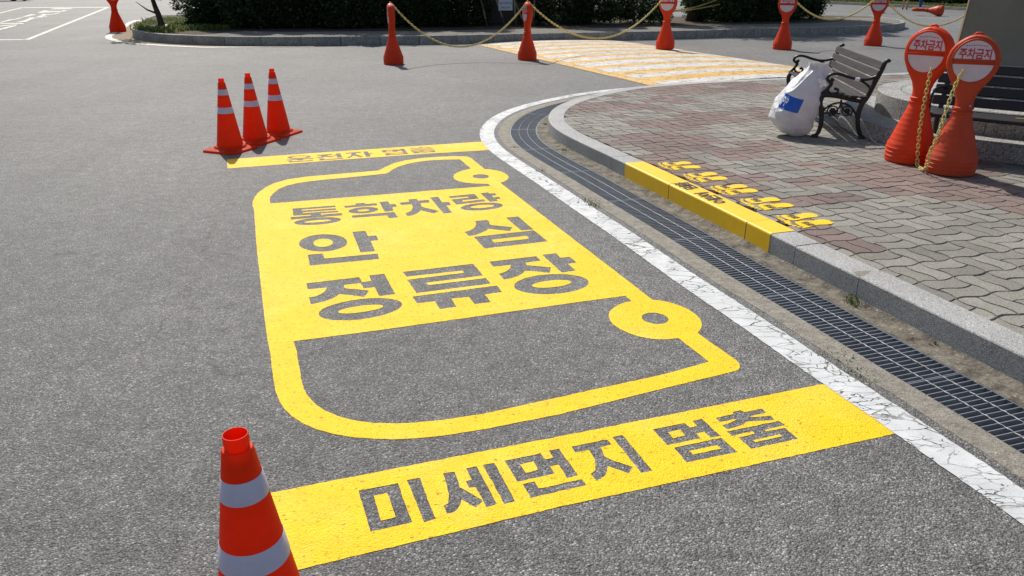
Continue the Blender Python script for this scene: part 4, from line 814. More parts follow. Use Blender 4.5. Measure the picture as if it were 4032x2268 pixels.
while a < isl.L - .3:
    b = min(a + 1.0, isl.L)
    o0 = isl.pt((a + b) / 2, -.075); mb = MB()
    isl.sweep(mb, a + .006, b - .006, [(0, -.05), (0, ZI - .01), (-.012, ZI), (-.15, ZI), (-.16, ZI - .01), (-.16, -.05)], .25, True, org=o0)
    st = mb.build("kerb_stone", M['granite_far'], kr); st.location = o0
    a = b
mb = MB(); isl.sweep(mb, 14.0, isl.L - 1.5, [(-.161, ZI - .008), (-2.0, ZI - .004)], .3, closed=False)
walk = mb.build("footpath", M['sidewalk']); tag(walk, "shaded block footpath between the far kerb and the hedge", kind="structure")
# block pieces of the far footpath
blk = bpy.data.meshes.new("paver"); hx, hy = .096, .196
blk.from_pydata([(-hx, -hy, .004), (hx, -hy, .004), (hx, hy, .004), (-hx, hy, .004), (-hx - .004, -hy - .004, -.004), (hx + .004, -hy - .004, -.004), (hx + .004, hy + .004, -.004), (-hx - .004, hy + .004, -.004)], [], [(0, 1, 2, 3), (4, 5, 1, 0), (5, 6, 2, 1), (6, 7, 3, 2), (7, 4, 0, 3)])
blk.materials.append(M['sidewalk'])
V = []; F = []
for q in range(int((isl.L - 16) / .206)):
    for r in range(4):
        s0 = 14.2 + q * .206 + (.1 if r % 2 else 0); c = isl.pt(s0, -.37 - r * .41, ZI + random.uniform(-.002, .002)); c2 = isl.pt(s0 + .1, -.37 - r * .41)
        an = math.atan2(c2.y - c.y, c2.x - c.x); ca, sa = math.cos(an), math.sin(an); b0 = len(V)
        for v in blk.vertices: V.append((c.x + v.co.x * ca - v.co.y * sa, c.y + v.co.x * sa + v.co.y * ca, c.z + v.co.z))
        F += [tuple(b0 + k for k in p.vertices) for p in blk.polygons]
me = bpy.data.meshes.new("block_field"); me.from_pydata(V, [], F); bf = add_obj("paver_field", me, M['sidewalk'], walk); bf["kind"] = "stuff"
bpy.data.meshes.remove(blk)
# apron and line round the island tip
ap = [tuple(p) for p in APRON_IN] + [(-5.0, 20.15), (-5.0, 20.7)] + [tuple(isl.pt(s, -.02)[:2]) for s in np.arange(15.5, 0, -.5)]
apron = add_obj("apron", poly_sheet([ap], 0.004), M['apron']); tag(apron, "brown concrete apron at the foot of the island kerb", kind="structure")
marking("island_line_marking", [[tuple(p) for p in APRON_OUT] + [(-5.0, 20.05), (-5.0, 20.12)] + [tuple(p) for p in reversed(APRON_IN)]], 0.008, M['bay_white'], "pale line curving round the tip of the planted island", 0.01, .1)
mb = MB(); isl.sweep(mb, 18.2, isl.L - 5, [(.03, .004), (.27, .006)], .4, closed=False)
fg = mb.build("far_gutter", M['steel_dark']); tag(fg, "dark drain grate along the foot of the far kerb", kind="structure")
mb = MB(); q = 18.2
while q < isl.L - 5:
    isl.sweep(mb, q, q + .02, [(.04, .008), (.26, .010)], 1, closed=False); q += .06
mb.build("bearing_bar", M['steel'], fg, recalc=False, kind="stuff")

# ------------------------------------------------------------------ trees and hedge
def leaf_quads(centers, outs, per, spread, size, rs, droop=.35):
    V = []; F = []
    for c, o_ in zip(centers, outs):
        for _ in range(per):
            p = c + rs.normal(0, spread, 3)
            d = o_ + rs.normal(0, .55, 3); d[2] -= droop; d /= np.linalg.norm(d)
            w = np.cross(d, rs.normal(0, 1, 3)); w /= np.linalg.norm(w) + 1e-9
            L = size * rs.uniform(.7, 1.5); W = L * rs.uniform(.22, .42)
            b = len(V); V += [tuple(p - w * W * .5), tuple(p + d * L * .5 - w * W), tuple(p + d * L), tuple(p + d * L * .5 + w * W)]
            F.append((b, b + 1, b + 2, b + 3))
    return V, F
def yew_mesh(seed, ht, rad, z0, nclump, per, size=.075):
    rs = np.random.default_rng(seed); cen = []; outs = []
    while len(cen) < nclump:
        t = rs.uniform(0, 1) ** 1.7; ang = rs.uniform(0, 2 * math.pi)
        prof = (0.72 + .28 * min(1, t / .18)) * (1 - max(0, t - .35) / .65) ** .7
        lump = 1 + .32 * noise.noise((math.cos(ang) * 1.6 + seed, math.sin(ang) * 1.6, t * 5))
        r = rad * prof * lump * rs.uniform(.25, 1) ** .5
        if noise.noise((math.cos(ang) * 2.2, math.sin(ang) * 2.2 + seed, t * 9)) < -.36: continue
        cen.append(np.array((r * math.cos(ang), r * math.sin(ang), z0 + t * (ht - z0)))); outs.append(np.array((math.cos(ang), math.sin(ang), .35)))
    V, F = leaf_quads(cen, outs, per, .085, size, rs)
    me = bpy.data.meshes.new("crown"); me.from_pydata(V, [], F); me.materials.append(M['yew']); return me
yews = [yew_mesh(11, 4.3, 1.10, .14, 640, 30), yew_mesh(23, 4.0, 1.02, .20, 600, 30), yew_mesh(37, 4.6, 1.15, .12, 660, 30)]
def trunk_mesh(seed, ht, r0, lean=(0, 0), limbs=7):
    rs = random.Random(seed); mb = MB()
    pts = [Vector((lean[0] * t * ht + .05 * noise.noise((t * 3, seed, 0)), lean[1] * t * ht + .05 * noise.noise((t * 3, seed, 5)), ht * t)) for t in np.linspace(0, 1, 9)]
    mb.tube(pts, [r0 * (1.35 if i == 0 else 1 - .8 * i / 8) for i in range(9)], 9)
    for k in range(limbs):
        i = 2 + k % 6; a = rs.uniform(0, 6.28); L = rs.uniform(.4, .8) * (1 - i / 12)
        p = pts[i]; mb.tube([p, p + Vector((math.cos(a) * L * .5, math.sin(a) * L * .5, .12)), p + Vector((math.cos(a) * L, math.sin(a) * L, .35))], [r0 * .35, r0 * .22, r0 * .06], 6)
    return mb
tm = trunk_mesh(3, 3.4, .075).build("trunk", M['bark'], smooth=True); trunk_me = tm.data; bpy.data.objects.remove(tm)
ordn = ["first", "second", "third", "fourth", "fifth", "sixth", "seventh", "eighth", "ninth", "tenth", "eleventh", "twelfth", "thirteenth", "fourteenth", "fifteenth", "sixteenth", "seventeenth", "eighteenth", "nineteenth", "twentieth"]
hedge_line = [(-9.9, 23.9), (-7.8, 24.3), (-4.8, 24.6), (-.9, 25.6), (2.35, 26.4), (6.4, 27.9), (11.3, 30.2)]
def hedge_y(x): return float(np.interp(x, [p[0] for p in hedge_line], [p[1] for p in hedge_line]))
xs = [-9.35, -8.6, -7.85, -6.95, -6.05, -5.1, -4.15, -3.3, -2.4, -1.65, 1.35, 2.55, 4.35, 7.15, 8.25, 9.4, 10.5]
for i, x in enumerate(xs):
    y = hedge_y(x) + random.uniform(-.15, .25)
    root = empty("yew_tree", (x, y, ZI - .03), random.uniform(0, 6.28)); sc = random.uniform(.92, 1.08) * (1.22 if x > 5 else 1.0); root.scale = (sc * random.uniform(.92, 1.05) * (.8 if i < 2 else 1), sc * random.uniform(.92, 1.05) * (.8 if i < 2 else 1), sc * (.55 if i == 0 else .75 if i == 1 else 1))
    if i < 2: root.location.y += .9
    tag(root, f"{ordn[i]} dark evergreen from the island tip in the hedge row", "tree", "evergreens of the hedge row")
    add_obj("trunk", trunk_me, None, root); add_obj("crown", yews[(i * 2 + i // 3) % 3], None, root)
bx = [-9.0, -7.4, -5.6, -3.8, -2.2, 1.9, 7.9, 9.9]
for i, x in enumerate(bx):
    root = empty("yew_tree", (x, hedge_y(x) + 1.35 + random.uniform(-.2, .2), ZI - .03), random.uniform(0, 6.28)); root.scale = (1.0, 1.0, 1.05)
    tag(root, f"{ordn[i]} evergreen of the second row behind the hedge, counted from the island tip", "tree", "evergreens of the second row")
    add_obj("trunk", trunk_me, None, root); add_obj("crown", yews[(i + 1) % 3], None, root)
# two taller trees whose trunks show
def broad_tree(name, loc, lean, label, seed, ht=5.2, r0=.11, clumps=300):
    root = empty(name, loc)
    mb = trunk_mesh(seed, ht * .75, r0, lean, 6); mb.build("trunk", M['bark'], root, smooth=True)
    rs = np.random.default_rng(seed); cen = []; outs = []
    for _ in range(clumps):
        d = rs.normal(0, 1, 3); d /= np.linalg.norm(d); r = rs.uniform(.35, 1) ** .6
        c = d * r * np.array((1.7, 1.5, 1.35)) * min(1, ht / 5.0) * (1 + .25 * noise.noise(tuple(d * 1.7))) + np.array((lean[0] * ht, lean[1] * ht, ht * .78)); cen.append(c); outs.append(d)
    V, F = leaf_quads(cen, outs, 16, .16, .13, rs, .2)
    me = bpy.data.meshes.new("crown"); me.from_pydata(V, [], F); add_obj("crown", me, M['yew'], root)
    return tag(root, label, "tree")
broad_tree("broadleaf_tree", (-10.35, 23.7, ZI - .03), (-.16, .02), "slender bare leaning trunk on the grassy island tip", 5, 2.3, .10, 60)
broad_tree("broadleaf_tree", (6.35, 28.2, ZI - .03), (.01, 0), "stout straight tree trunk standing in the hedge gap", 9, 6.2, .20, 380)

# grass on the island tip, weeds along the kerb
def blades(spots, name, mat, parent=None, label=None, hmin=.03, hmax=.09, seed=4):
    rs = np.random.default_rng(seed); V = []; F = []
    for (x, y, z, n, r, k) in spots:
        for _ in range(n):
            a, q = rs.uniform(0, 6.28), r * rs.uniform(0, 1) ** .6
            px, py = x + q * math.cos(a), y + q * math.sin(a); hh = rs.uniform(hmin, hmax) * k; w = hh * .09 + .0015
            la = rs.uniform(0, 6.28); lx, ly = math.cos(la) * hh * .55, math.sin(la) * hh * .55; wx, wy = -math.sin(la) * w, math.cos(la) * w
            b = len(V)
            V += [(px - wx, py - wy, z), (px + wx, py + wy, z), (px + lx * .4 + wx * .8, py + ly * .4 + wy * .8, z + hh * .65), (px + lx * .4 - wx * .8, py + ly * .4 - wy * .8, z + hh * .65), (px + lx, py + ly, z + hh * .9)]
            F += [(b, b + 1, b + 2, b + 3), (b + 3, b + 2, b + 4)]
    me = bpy.data.meshes.new(name); me.from_pydata(V, [], F); o = add_obj(name, me, mat, parent); o["kind"] = "stuff"
    if label: o["label"] = label
    return o
gspots = []
for _ in range(420):
    x, y = random.uniform(-12.3, -8.3), random.uniform(21.8, 29)
    dd = np.hypot(isl.P[:, 0] - x, isl.P[:, 1] - y); q = int(dd.argmin())
    if dd[q] < .2 or x < -10.6 - (y - 22.5) * .38 or (x > -9.3 and y < 23.0): continue
    gspots.append((x, y, ZI - .02, 40, .28, random.uniform(.8, 1.8)))
blades(gspots, "grass", M['weed'], label="patchy grass on the tip of the planted island", hmin=.04, hmax=.12, seed=8)
wspots = []
for s, off, n, r, k in [(15.7, .01, 40, .05, 1.0), (17.15, .02, 36, .05, .9), (21.22, .03, 60, .05, 1.1), (21.75, .012, 22, .03, .8), (22.35, .014, 18, .03, .7), (22.9, .02, 28, .06, .6), (23.2, .02, 20, .05, .6), (16.9, .50, 26, .04, .6), (19.0, .585, 60, .09, .55), (19.1, .58, 40, .06, .55), (17.9, .585, 20, .04, .6), (21.75, .575, 60, .10, .5), (21.9, .58, 40, .06, .5), (22.85, .59, 40, .10, .4),
                       (15.3, -.2, 30, .07, .6), (16.2, -.2, 24, .05, .5), (17.0, -.195, 36, .10, .5), (17.3, -.195, 30, .07, .5), (18.25, -.195, 26, .06, .5), (18.95, -.192, 34, .07, .6), (14.9, -.2, 24, .08, .5)]:
    p = kpt(s, off); wspots.append((p.x, p.y, .002 if off > -.05 else .130, n, r * 1.2, k * .55))
wspots += [(3.75, 7.62, .14, 40, .06, 1.6), (4.45, 6.3, .14, 30, .12, 1.3), (4.7, 6.1, .14, 30, .2, .6), (4.25, 6.55, .14, 16, .04, 2.2)]
blades(wspots, "weeds", M['weed'], label="small weeds sprouting from the kerb and gutter joints", hmin=.02, hmax=.065, seed=5)

# board lying on the island grass, dark slab, plaque on its poles
mb = MB(); mb.box((0, 0, 0), (1.0, .4, .03), bev=.006)
bo = mb.build("flat_board", M['film']); bo.location = (-10.75, 23.75, .27); bo.rotation_euler = (R(8), R(-3), R(14)); tag(bo, "flat grey-green board lying on the grass by the leaning trunk", "board")
mb = MB(); mb.box((0, 0, 1.1), (1.75, .3, 2.2), bev=.02)
sl = mb.build("dark_slab", M['navy']); sl.location = (-.38, 26.6, ZI - .03); tag(sl, "plain dark navy slab standing in the hedge gap behind the plaque", "slab")
poles = [((-.77, 25.0, .2), (-1.12, 25.1, 1.7), "leftmost of the support poles, leaning in front of the dark slab"), ((-.2, 25.0, .2), (-.85, 25.1, 2.0), "support pole leaning close by the plaque's left edge"), ((.12, 24.95, .2), (.0, 25.0, 2.1), "thin upright support pole just behind the plaque's right edge"), ((.42, 25.05, .2), (-.25, 25.1, 1.7), "support pole slanting down to the right from behind the plaque"), ((.68, 25.2, .2), (.72, 25.2, 2.1), "upright grey pole at the right edge of the dark slab")]
for A, B, lab in poles:
    A, B = Vector(A), Vector(B); mb = MB(); d = B - A
    mb.tube([d * t for t in (0, .25, .5, .75, 1)], [.028, .027, .026, .025, .024], 8)
    po = mb.build("support_pole", M['pole'], smooth=40); po.location = A; tag(po, lab, "pole", "support poles")
    mb = MB(); mb.tube([d * .0 + Vector((0, 0, 0)), d * .16], [.0295, .0288], 8); mb.build("dark_foot", M['bark'], po)
pq = empty("plaque", (-.2, 24.86, .70), R(2)); tag(pq, "white plaque with Korean lettering hung in front of the dark slab", "plaque")
mb = MB(); mb.box((0, 0, .28), (.43, .02, .58), bev=.004); mb.build("panel", M['plaque'], pq)
for body, z, w, hh in (("제1기 부녀회", .20, .36, .07), ("2002.10.30", .075, .27, .045)):
    tmh = text_mesh(body, bold=.012, width=w, height=hh); map_mesh(tmh, lambda v: Vector((v.x, -.0115, v.y + z))); add_obj("lettering", tmh, M['black_print'], pq)
mb = MB()
for dx, dz, rr in ((0, .335, .03), (-.045, .375, .02), (.045, .375, .02)):
    mb.ngon([(dx + rr * math.cos(a), -.0115, dz + rr * math.sin(a)) for a in np.linspace(0, 6.28, 10, endpoint=False)])
mb.build("emblem", M['black_print'], pq)

# fresh leaves of a shrub twig in the gap
V, F = leaf_quads([np.array((4.02 + .05 * i, 26.4, .98 + .015 * i)) for i in range(4)], [np.array((0, -1, .2))] * 4, 7, .05, .09, np.random.default_rng(2))
mb = MB(); mb.tube([(4.05, 26.4, .12), (4.0, 26.4, .6), (4.08, 26.38, 1.0)], [.01, .008, .004], 5)
sh = mb.build("sapling", M['bark']); tag(sh, "thin sapling with a few bright green leaves in the hedge gap", "sapling")
me = bpy.data.meshes.new("leaves"); me.from_pydata(V, [], F); add_obj("leaves", me, M['fresh'], sh)

# far verge on the right
fv = Path([(27.5, 30.0), (25.8, 37.0), (24.4, 43.4), (22.45, 51.7), (19.0, 64.0), (15.0, 78.0)])
fk = empty("far_kerb"); tag(fk, "kerb along the far road edge behind the two people", kind="structure")
a = 0.0
while a < fv.L - .5:
    o0 = fv.pt(a + .5, .08); mb = MB(); fv.sweep(mb, a + .006, min(a + 1, fv.L) - .006, [(0, -.05), (0, .16), (.15, .165), (.16, -.05)], .5, True, org=o0)
    st = mb.build("kerb_stone", M['granite_far'], fk); st.location = o0; a += 1.0
mb = MB(); fv.sweep(mb, 0, fv.L, [(.155, .14), (60.0, .16)], 1.0, closed=False)
ve = mb.build("verge", M['soil']); tag(ve, "grassy soil verge beyond the far kerb", kind="structure")
gs2 = []
for _ in range(260):
    p = fv.pt(random.uniform(6, 34), random.uniform(.3, 2.2)); gs2.append((p.x, p.y, .14, 24, .4, 2.2))
blades(gs2, "grass", M['weed'], label="grass strip along the far kerb", seed=12, hmin=.04, hmax=.10)
for i in range(9):
    p = fv.pt(9.0 + i * 2.1, 2.6 + random.uniform(-.3, .5)); root = empty("far_shrub", (p.x, p.y, .12), random.uniform(0, 6.28)); root.scale = (1.25, 1.25, .8)
    tag(root, f"{ordn[i]} dark shrub behind the far kerb, counted from the monument outwards", "shrub", "shrubs behind the far kerb")
    add_obj("crown", yews[i % 3], None, root); add_obj("trunk", trunk_me, None, root)
# ------------------------------------------------------------------ traffic cones
def make_cone(loc, rz, label, group=None):
    root = empty("traffic_cone", loc, rz)
    tag(root, label, "traffic cone", group)
    b = MB()   # square rubber foot, rising to a collar
    def rsq(hw, r, z, n=5):
        P = []
        for cx, cy, a0 in ((hw - r, hw - r, 0), (-hw + r, hw - r, 90), (-hw + r, -hw + r, 180), (hw - r, -hw + r, 270)):
            for k in range(n): a = R(a0 + 90 * k / (n - 1)); P.append((cx + r * math.cos(a), cy + r * math.sin(a), z))
        return P
    N = 20
    def circ(r, z): return [(r * math.cos(2 * math.pi * (k + .5) / N + R(0)), r * math.sin(2 * math.pi * (k + .5) / N), z) for k in range(N)]
    b.quad_grid([rsq(.190, .02, 0.0), rsq(.192, .02, .008), rsq(.190, .02, .020), rsq(.182, .02, .024), circ(.160, .034), circ(.152, .050), circ(.146, .056), circ(.132, .056)], close_v=True)
    b.build("foot", M['cone'], root, smooth=35)
    c = MB()
    rad = lambda z: .1275 - (z - .05) / (.66 - .05) * (.1275 - .034)
    prof = [(rad(.05), .05)] + [(rad(z), z) for z in np.linspace(.08, .655, 14)] + [(.0340, .661), (.0315, .665), (.0262, .666), (.0262, .674), (.0274, .678), (.0274, .694), (.0265, .699), (.0250, .699), (.0240, .69), (.0240, .62), (.0240, .60)]
    c.lathe(prof, 40); c.build("body", M['cone'], root, smooth=30)
    for z0, z1 in ((.546, .600), (.372, .430)):
        s = MB(); s.lathe([(rad(z0) + .0006, z0), (rad(z0) + .0016, z0 + .001), (rad(z1) + .0016, z1 - .001), (rad(z1) + .0006, z1)], 40); s.build("reflective_band", M['reflect'], root, smooth=50)
    return root
make_cone((-2.83, 7.60, 0), R(-22), "red cone closest to the yellow bar in the row of three", "three cones standing corner to corner")
make_cone((-2.715, 8.04, .0), R(-20), "middle red cone of the row of three", "three cones standing corner to corner")
make_cone((-2.59, 8.46, 0), R(-17), "red cone farthest from the yellow bar in the row of three", "three cones standing corner to corner")
make_cone((-.592, 1.385, 0), R(30), "large single red cone covering the end of the long yellow bar")

# ------------------------------------------------------------------ no-parking bollards
def make_bollard(loc, rz, label, mat='bollard', scale=1.0, face=True, group="no-parking bollards", name="parking_bollard"):
    root = empty(name, loc, rz); root.scale = (scale,) * 3
    tag(root, label, "bollard", group)
    rows = []
    def sec(z, rx, ry, e): 
        P = []
        for k in range(32):
            t = 2 * math.pi * k / 32; c, s = math.cos(t), math.sin(t)
            P.append((rx * math.copysign(abs(c) ** (2 / e), c), ry * math.copysign(abs(s) ** (2 / e), s), z))
        return P
    def circ(z, r): rows.append(sec(z, r, r, 2.0))
    circ(0, .185); circ(.006, .197); circ(.03, .200)
    for z in (.052, .088, .124): circ(z - .008, .200); circ(z - .003, .2045); circ(z + .003, .2045); circ(z + .008, .200)
    circ(.150, .199); circ(.168, .194); circ(.182, .184)
    zz = .20
    rr = lambda z: .182 - (z - .19) / (.50 - .19) * (.182 - .078)
    while zz < .49:
        circ(zz, rr(zz)); circ(zz + .005, rr(zz + .005) + .0011); circ(zz + .010, rr(zz + .010)); zz += .044
    circ(.50, .078)
    for z, r in ((.512, .078), (.517, .085), (.530, .085), (.535, .074), (.546, .074), (.551, .083), (.564, .083), (.570, .073), (.600, .070)): circ(z, r)
    for z, rx, ry, e in ((.64, .074, .068, 2.2), (.69, .088, .064, 2.8), (.735, .112, .061, 3.6), (.78, .142, .060, 4.5), (.825, .164, .060, 5), (.87, .186, .060, 5), (.92, .196, .060, 5), (.97, .195, .060, 5), (1.02, .182, .060, 5), (1.06, .160, .060, 5), (1.095, .128, .059, 4.5), (1.125, .088, .056, 4), (1.142, .055, .048, 3), (1.15, .028, .030, 2.5)):
        rows.append(sec(z, rx, ry, e))
    b = MB(); base = b.quad_grid(rows, close_v=True); b.f.append(tuple(range(base + len(rows) * 32 - 32, base + len(rows) * 32)))
    b.f.append(tuple(range(base + 31, base - 1, -1)))
    body = b.build("body", M[mat], root, smooth=40)
    for sgn in (-1, 1):
        rim = MB(); cz, ex, ez = .945, .158, .172
        rim.tube([(ex * math.cos(t), sgn * .0575, cz + ez * math.sin(t)) for t in np.linspace(0, 2 * math.pi, 36, endpoint=False)], .0085, 6, closed=True)
        rim.tube([(-ex, sgn * .059, cz - .01), (ex, sgn * .059, cz - .01)], .008, 6)
        rim.build("face_rim", M[mat], body, smooth=True)
        up = MB(); A = np.linspace(R(6), R(174), 18); up.ngon([(.150 * math.cos(t), sgn * .0615, cz + .164 * math.sin(t)) for t in (A if sgn < 0 else A[::-1])])
        pu = up.build("upper_face", M['bollard_face'], root, recalc=False)
        lo = MB(); A = np.linspace(R(188), R(352), 18); lo.ngon([(.150 * math.cos(t), sgn * .0615, cz - .005 + .162 * math.sin(t)) for t in (A if sgn < 0 else A[::-1])])
        lo.build("lower_face", M['bollard_face'], root, recalc=False)
        if face:
            tmh = text_mesh("주차금지", bold=.03, width=.235, height=.085); map_mesh(tmh, lambda v: Vector((v.x * -sgn, sgn * .0625, cz + .060 + v.y))); add_obj("lettering", tmh, M['red_print'], pu)
            ln = MB()
            for q in range(9): ln.box((-.072 + q * .018, sgn * .0622, cz + .128 - abs(q - 4) * .0018), (.010, .0006, .008))
            ln.build("small_print", M['red_print'], pu)
    hk = MB(); hk.tube([(.030, 0, 1.12), (.030, 0, 1.150), (.018, 0, 1.163), (-.018, 0, 1.163), (-.030, 0, 1.150), (-.030, 0, 1.12)], .009, 6); hk.build("hook", M[mat], root, smooth=True)
    return root
B = {}
B[1] = make_bollard((-2.39, 15.92, 0), R(-76), "orange-red bollard turned edge-on, farthest left of those joined by chain", scale=1.0)
B[2] = make_bollard((.324, 16.80, 0), R(-72), "orange-red bollard turned edge-on at the corner of the striped crossing")
B[3] = make_bollard((3.65, 18.95, .045), R(-28), "orange-red bollard standing on the striped crossing", scale=1.10)
B[4] = make_bollard((6.59, 19.37, 0), R(-25), "orange-red bollard on bare asphalt between crossing and bench", scale=1.10)
B[5] = make_bollard((9.3, 20.5, 0), R(-30), "orange-red bollard showing its face past the end of the hedge", scale=1.08)
B[6] = make_bollard((12.6, 21.3, 0), R(-20), "orange-red bollard hidden mostly behind the monument", scale=1.08)
B[7] = make_bollard((18.3, 40.2, 0), R(20), "distant dark red bollard peeking out behind another bollard", 'bollard_pale', 1.15)
B[0] = make_bollard((-12.75, 25.9, 0), R(35), "red bollard on the pale line beside the island tip", 'cone', 1.22)
B[8] = make_bollard((-13.0, 26.4, 0), R(60), "shaded red bollard tucked directly behind the one by the island tip", 'cone', 1.18)
NL = make_bollard((3.43, 6.51, .14), R(-50), "brighter of the two large bollards in front of the black bench", 'bollard', .955)
NR = make_bollard((3.56, 6.085, .14), R(-28), "faded bollard nearest the kerb, in front of the black bench", 'bollard_pale', .925)
fb = make_bollard((19.55, 36.7, .235), 0, "toppled bollard lying on its side on the far road", 'bollard_pale', 1.17)
ax = Vector((-.64, .768, .03)).normalized(); fb.rotation_euler = ax.to_track_quat('Z', 'Y').to_euler()

# ------------------------------------------------------------------ plastic chains
def chain_obj(pts, label, link=.045, wire=.0055, name="plastic_chain"):
    P = np.array(pts, float); S = np.r_[0, np.cumsum(np.linalg.norm(np.diff(P, axis=0), axis=1))]
    n = max(3, int(S[-1] / (link * .72))); mb = MB(); org = P[0]
    for i in range(n):
        s = (i + .5) * S[-1] / n
        c = np.array([np.interp(s, S, P[:, k]) for k in range(3)]) - org
        d = np.array([np.interp(s + .01, S, P[:, k]) - np.interp(s - .01, S, P[:, k]) for k in range(3)]); d /= np.linalg.norm(d) + 1e-9
        ref = np.array((0, 0, 1.0)) if abs(d[2]) < .9 else np.array((1.0, 0, 0))
        a = np.cross(d, ref); a /= np.linalg.norm(a); b2 = np.cross(d, a)
        ang = (i % 2) * math.pi / 2 + .6; w = a * math.cos(ang) + b2 * math.sin(ang)
        L, W = link / 2, link * .27
        mb.tube([c + d * (L - W * .6) * 1.0 * math.copysign(1, math.cos(t)) * (1 if abs(math.cos(t)) > .2 else 0) * .6 + d * W * 1.0 * math.cos(t) + w * W * math.sin(t) for t in np.linspace(0, 2 * math.pi, 10, endpoint=False)], wire, 5, closed=True)
    o = mb.build(name, M['chain'], smooth=True); o.location = tuple(org)
    return tag(o, label, "chain")
def sag(A, Bp, low, n=40, bias=.5):
    A, Bp = np.array(A, float), np.array(Bp, float); out = []
    dz = max(A[2], Bp[2]) - low
    for t in np.linspace(0, 1, n):
        p = A + (Bp - A) * t; k = (t / bias) * .5 if t < bias else .5 + (t - bias) / (1 - bias) * .5
        p[2] -= 4 * k * (1 - k) * ((A[2] + Bp[2]) / 2 - low); out.append(p)
    return out
def top(i, s=1.0): l = B[i].location; return (l.x, l.y, l.z + 1.165 * B[i].scale[2])
chain_obj(sag(top(1), top(2), .30), "yellow plastic chain sagging almost to the asphalt between two edge-on bollards", .060, .0085)
chain_obj(sag(top(2), top(3), .36, bias=.52), "yellow plastic chain sagging over the striped crossing", .060, .0085)
chain_obj(sag(top(4), top(5), .66), "yellow plastic chain hanging past the end of the hedge", .062, .009)
chain_obj(sag(top(5), top(6), .45), "yellow plastic chain running off behind the monument", .062, .009)
chain_obj(sag((3.2, 27.0, 1.12), (7.3, 27.3, 1.15), .60), "thin upper chain strung between tree trunks in the hedge gap", .07, .008)
chain_obj(sag((3.3, 27.05, .68), (7.0, 27.3, .80), .56), "thin lower chain strung between tree trunks in the hedge gap", .07, .008)
near = [(3.36, 6.30, .93), (3.355, 6.29, .80), (3.349, 6.28, .675), (3.35, 6.275, .54), (3.353, 6.27, .43), (3.368, 6.27, .30), (3.385, 6.275, .20), (3.394, 6.275, .158), (3.392, 6.23, .150), (3.372, 6.17, .150), (3.358, 6.10, .152), (3.335, 6.02, .20), (3.318, 5.985, .27), (3.305, 5.965, .33), (3.318, 5.95, .40), (3.333, 5.95, .468), (3.352, 5.96, .57), (3.375, 5.98, .68), (3.395, 5.99, .77), (3.416, 6.0, .852), (3.45, 6.0, .95)]
chain_obj(near, "yellow chain dropping to the paving between the two large bollards", .044, .0048)
bo = MB(); bo.lathe([(0, .012), (.009, .012), (.010, .008), (.010, 0)], 10)
bolt = bo.build("bolt", M['steel'], NR); bolt.location = (.045, -.066, .585); bolt.rotation_euler = (R(90), 0, 0)

# ------------------------------------------------------------------ round stone platform and monument
PC = (5.25, 7.86)
plat = empty("round_platform", (PC[0], PC[1], .14)); tag(plat, "round two-tier granite platform behind the benches", "platform")
def sector(r0, r1, z0, z1, a0, a1, name, mat, n=10, bev=.008):
    mb = MB(); A = [a0 + (a1 - a0) * k / n for k in range(n + 1)]
    prof = [(r0, z0), (r1, z0), (r1, z1 - bev), (r1 - bev, z1), (r0, z1)]
    rows = [[(r * math.cos(a), r * math.sin(a), z) for r, z in prof] for a in A]
    b = mb.quad_grid(rows, close_v=True); m = len(prof); mb.f.append(tuple(range(b, b + m))); e = b + n * m; mb.f.append(tuple(range(e + m - 1, e - 1, -1)))
    return mb.build(name, mat, plat)
for k in range(12): sector(1.38, 1.755, -.02, .15, R(30 * k + 1 + .12), R(30 * k + 31 - .12), "step_stone", M['plinth'])
for k in range(10): sector(.95, 1.41, .148, .36, R(36 * k + 9 + .12), R(36 * k + 45 - .12), "drum_stone", M['plinth'])
mb = MB(); mb.lathe([(0, .358), (.6, .358), (.949, .358)], 48); mb.build("drum_top", M['plinth'], plat)
for r in (.62, 1.18): 
    mb = MB(); mb.lathe([(r, .3612), (r + .006, .3612)], 64); mb.build("engraved_ring", M['pit'], plat, recalc=False)

mon = empty("monument", (5.40, 7.95, .498), R(-27)); mon.scale = (.82, .6, 1); tag(mon, "broad grey stone monument slab standing on the round platform", "monument")
mb = MB(); mb.box((0, -.1, .13), (2.15, 1.1, .262), bev=.02); mb.build("base_block", M['plinth'], mon)
mb = MB(); rows = []
for z, hw, d in ((.262, 1.06, .42), (.36, 1.03, .36), (.50, 1.005, .31), (.70, .99, .28), (1.1, .965, .25), (1.8, .93, .23), (2.6, .90, .21), (2.75, .82, .20)):
    P = []
    for k in range(13):
        x = -hw + 2 * hw * k / 12; P.append((x, -d - .012 * noise.noise((x * 2, z * 2, 3)) - .03 * (1 - (x / hw) ** 2), z))
    for k in range(13):
        x = hw - 2 * hw * k / 12; P.append((x, d + .012 * noise.noise((x * 2, z * 2, 9)), z))
    rows.append(P)
b0 = mb.quad_grid(rows, close_v=True); mb.f.append(tuple(range(b0 + 7 * 26, b0 + 8 * 26)))
mb.build("slab", M['monument'], mon, smooth=40)
mb = MB(); rows = []
for z, hw, d in ((.262, 1.06, .42), (.36, 1.03, .36), (.50, 1.005, .31), (.70, .99, .28), (1.1, .965, .25), (1.8, .93, .23), (2.6, .90, .21)):
    rows.append([(-hw - .004 - .012 * abs(noise.noise((y * 5, z * 4, 1))) * (1 if 0 < q < 6 else 0), y, z) for q, y in enumerate(np.linspace(-d - .01, d + .01, 7))])
mb.quad_grid(rows); mb.build("rough_edge", M['monument_edge'], mon)

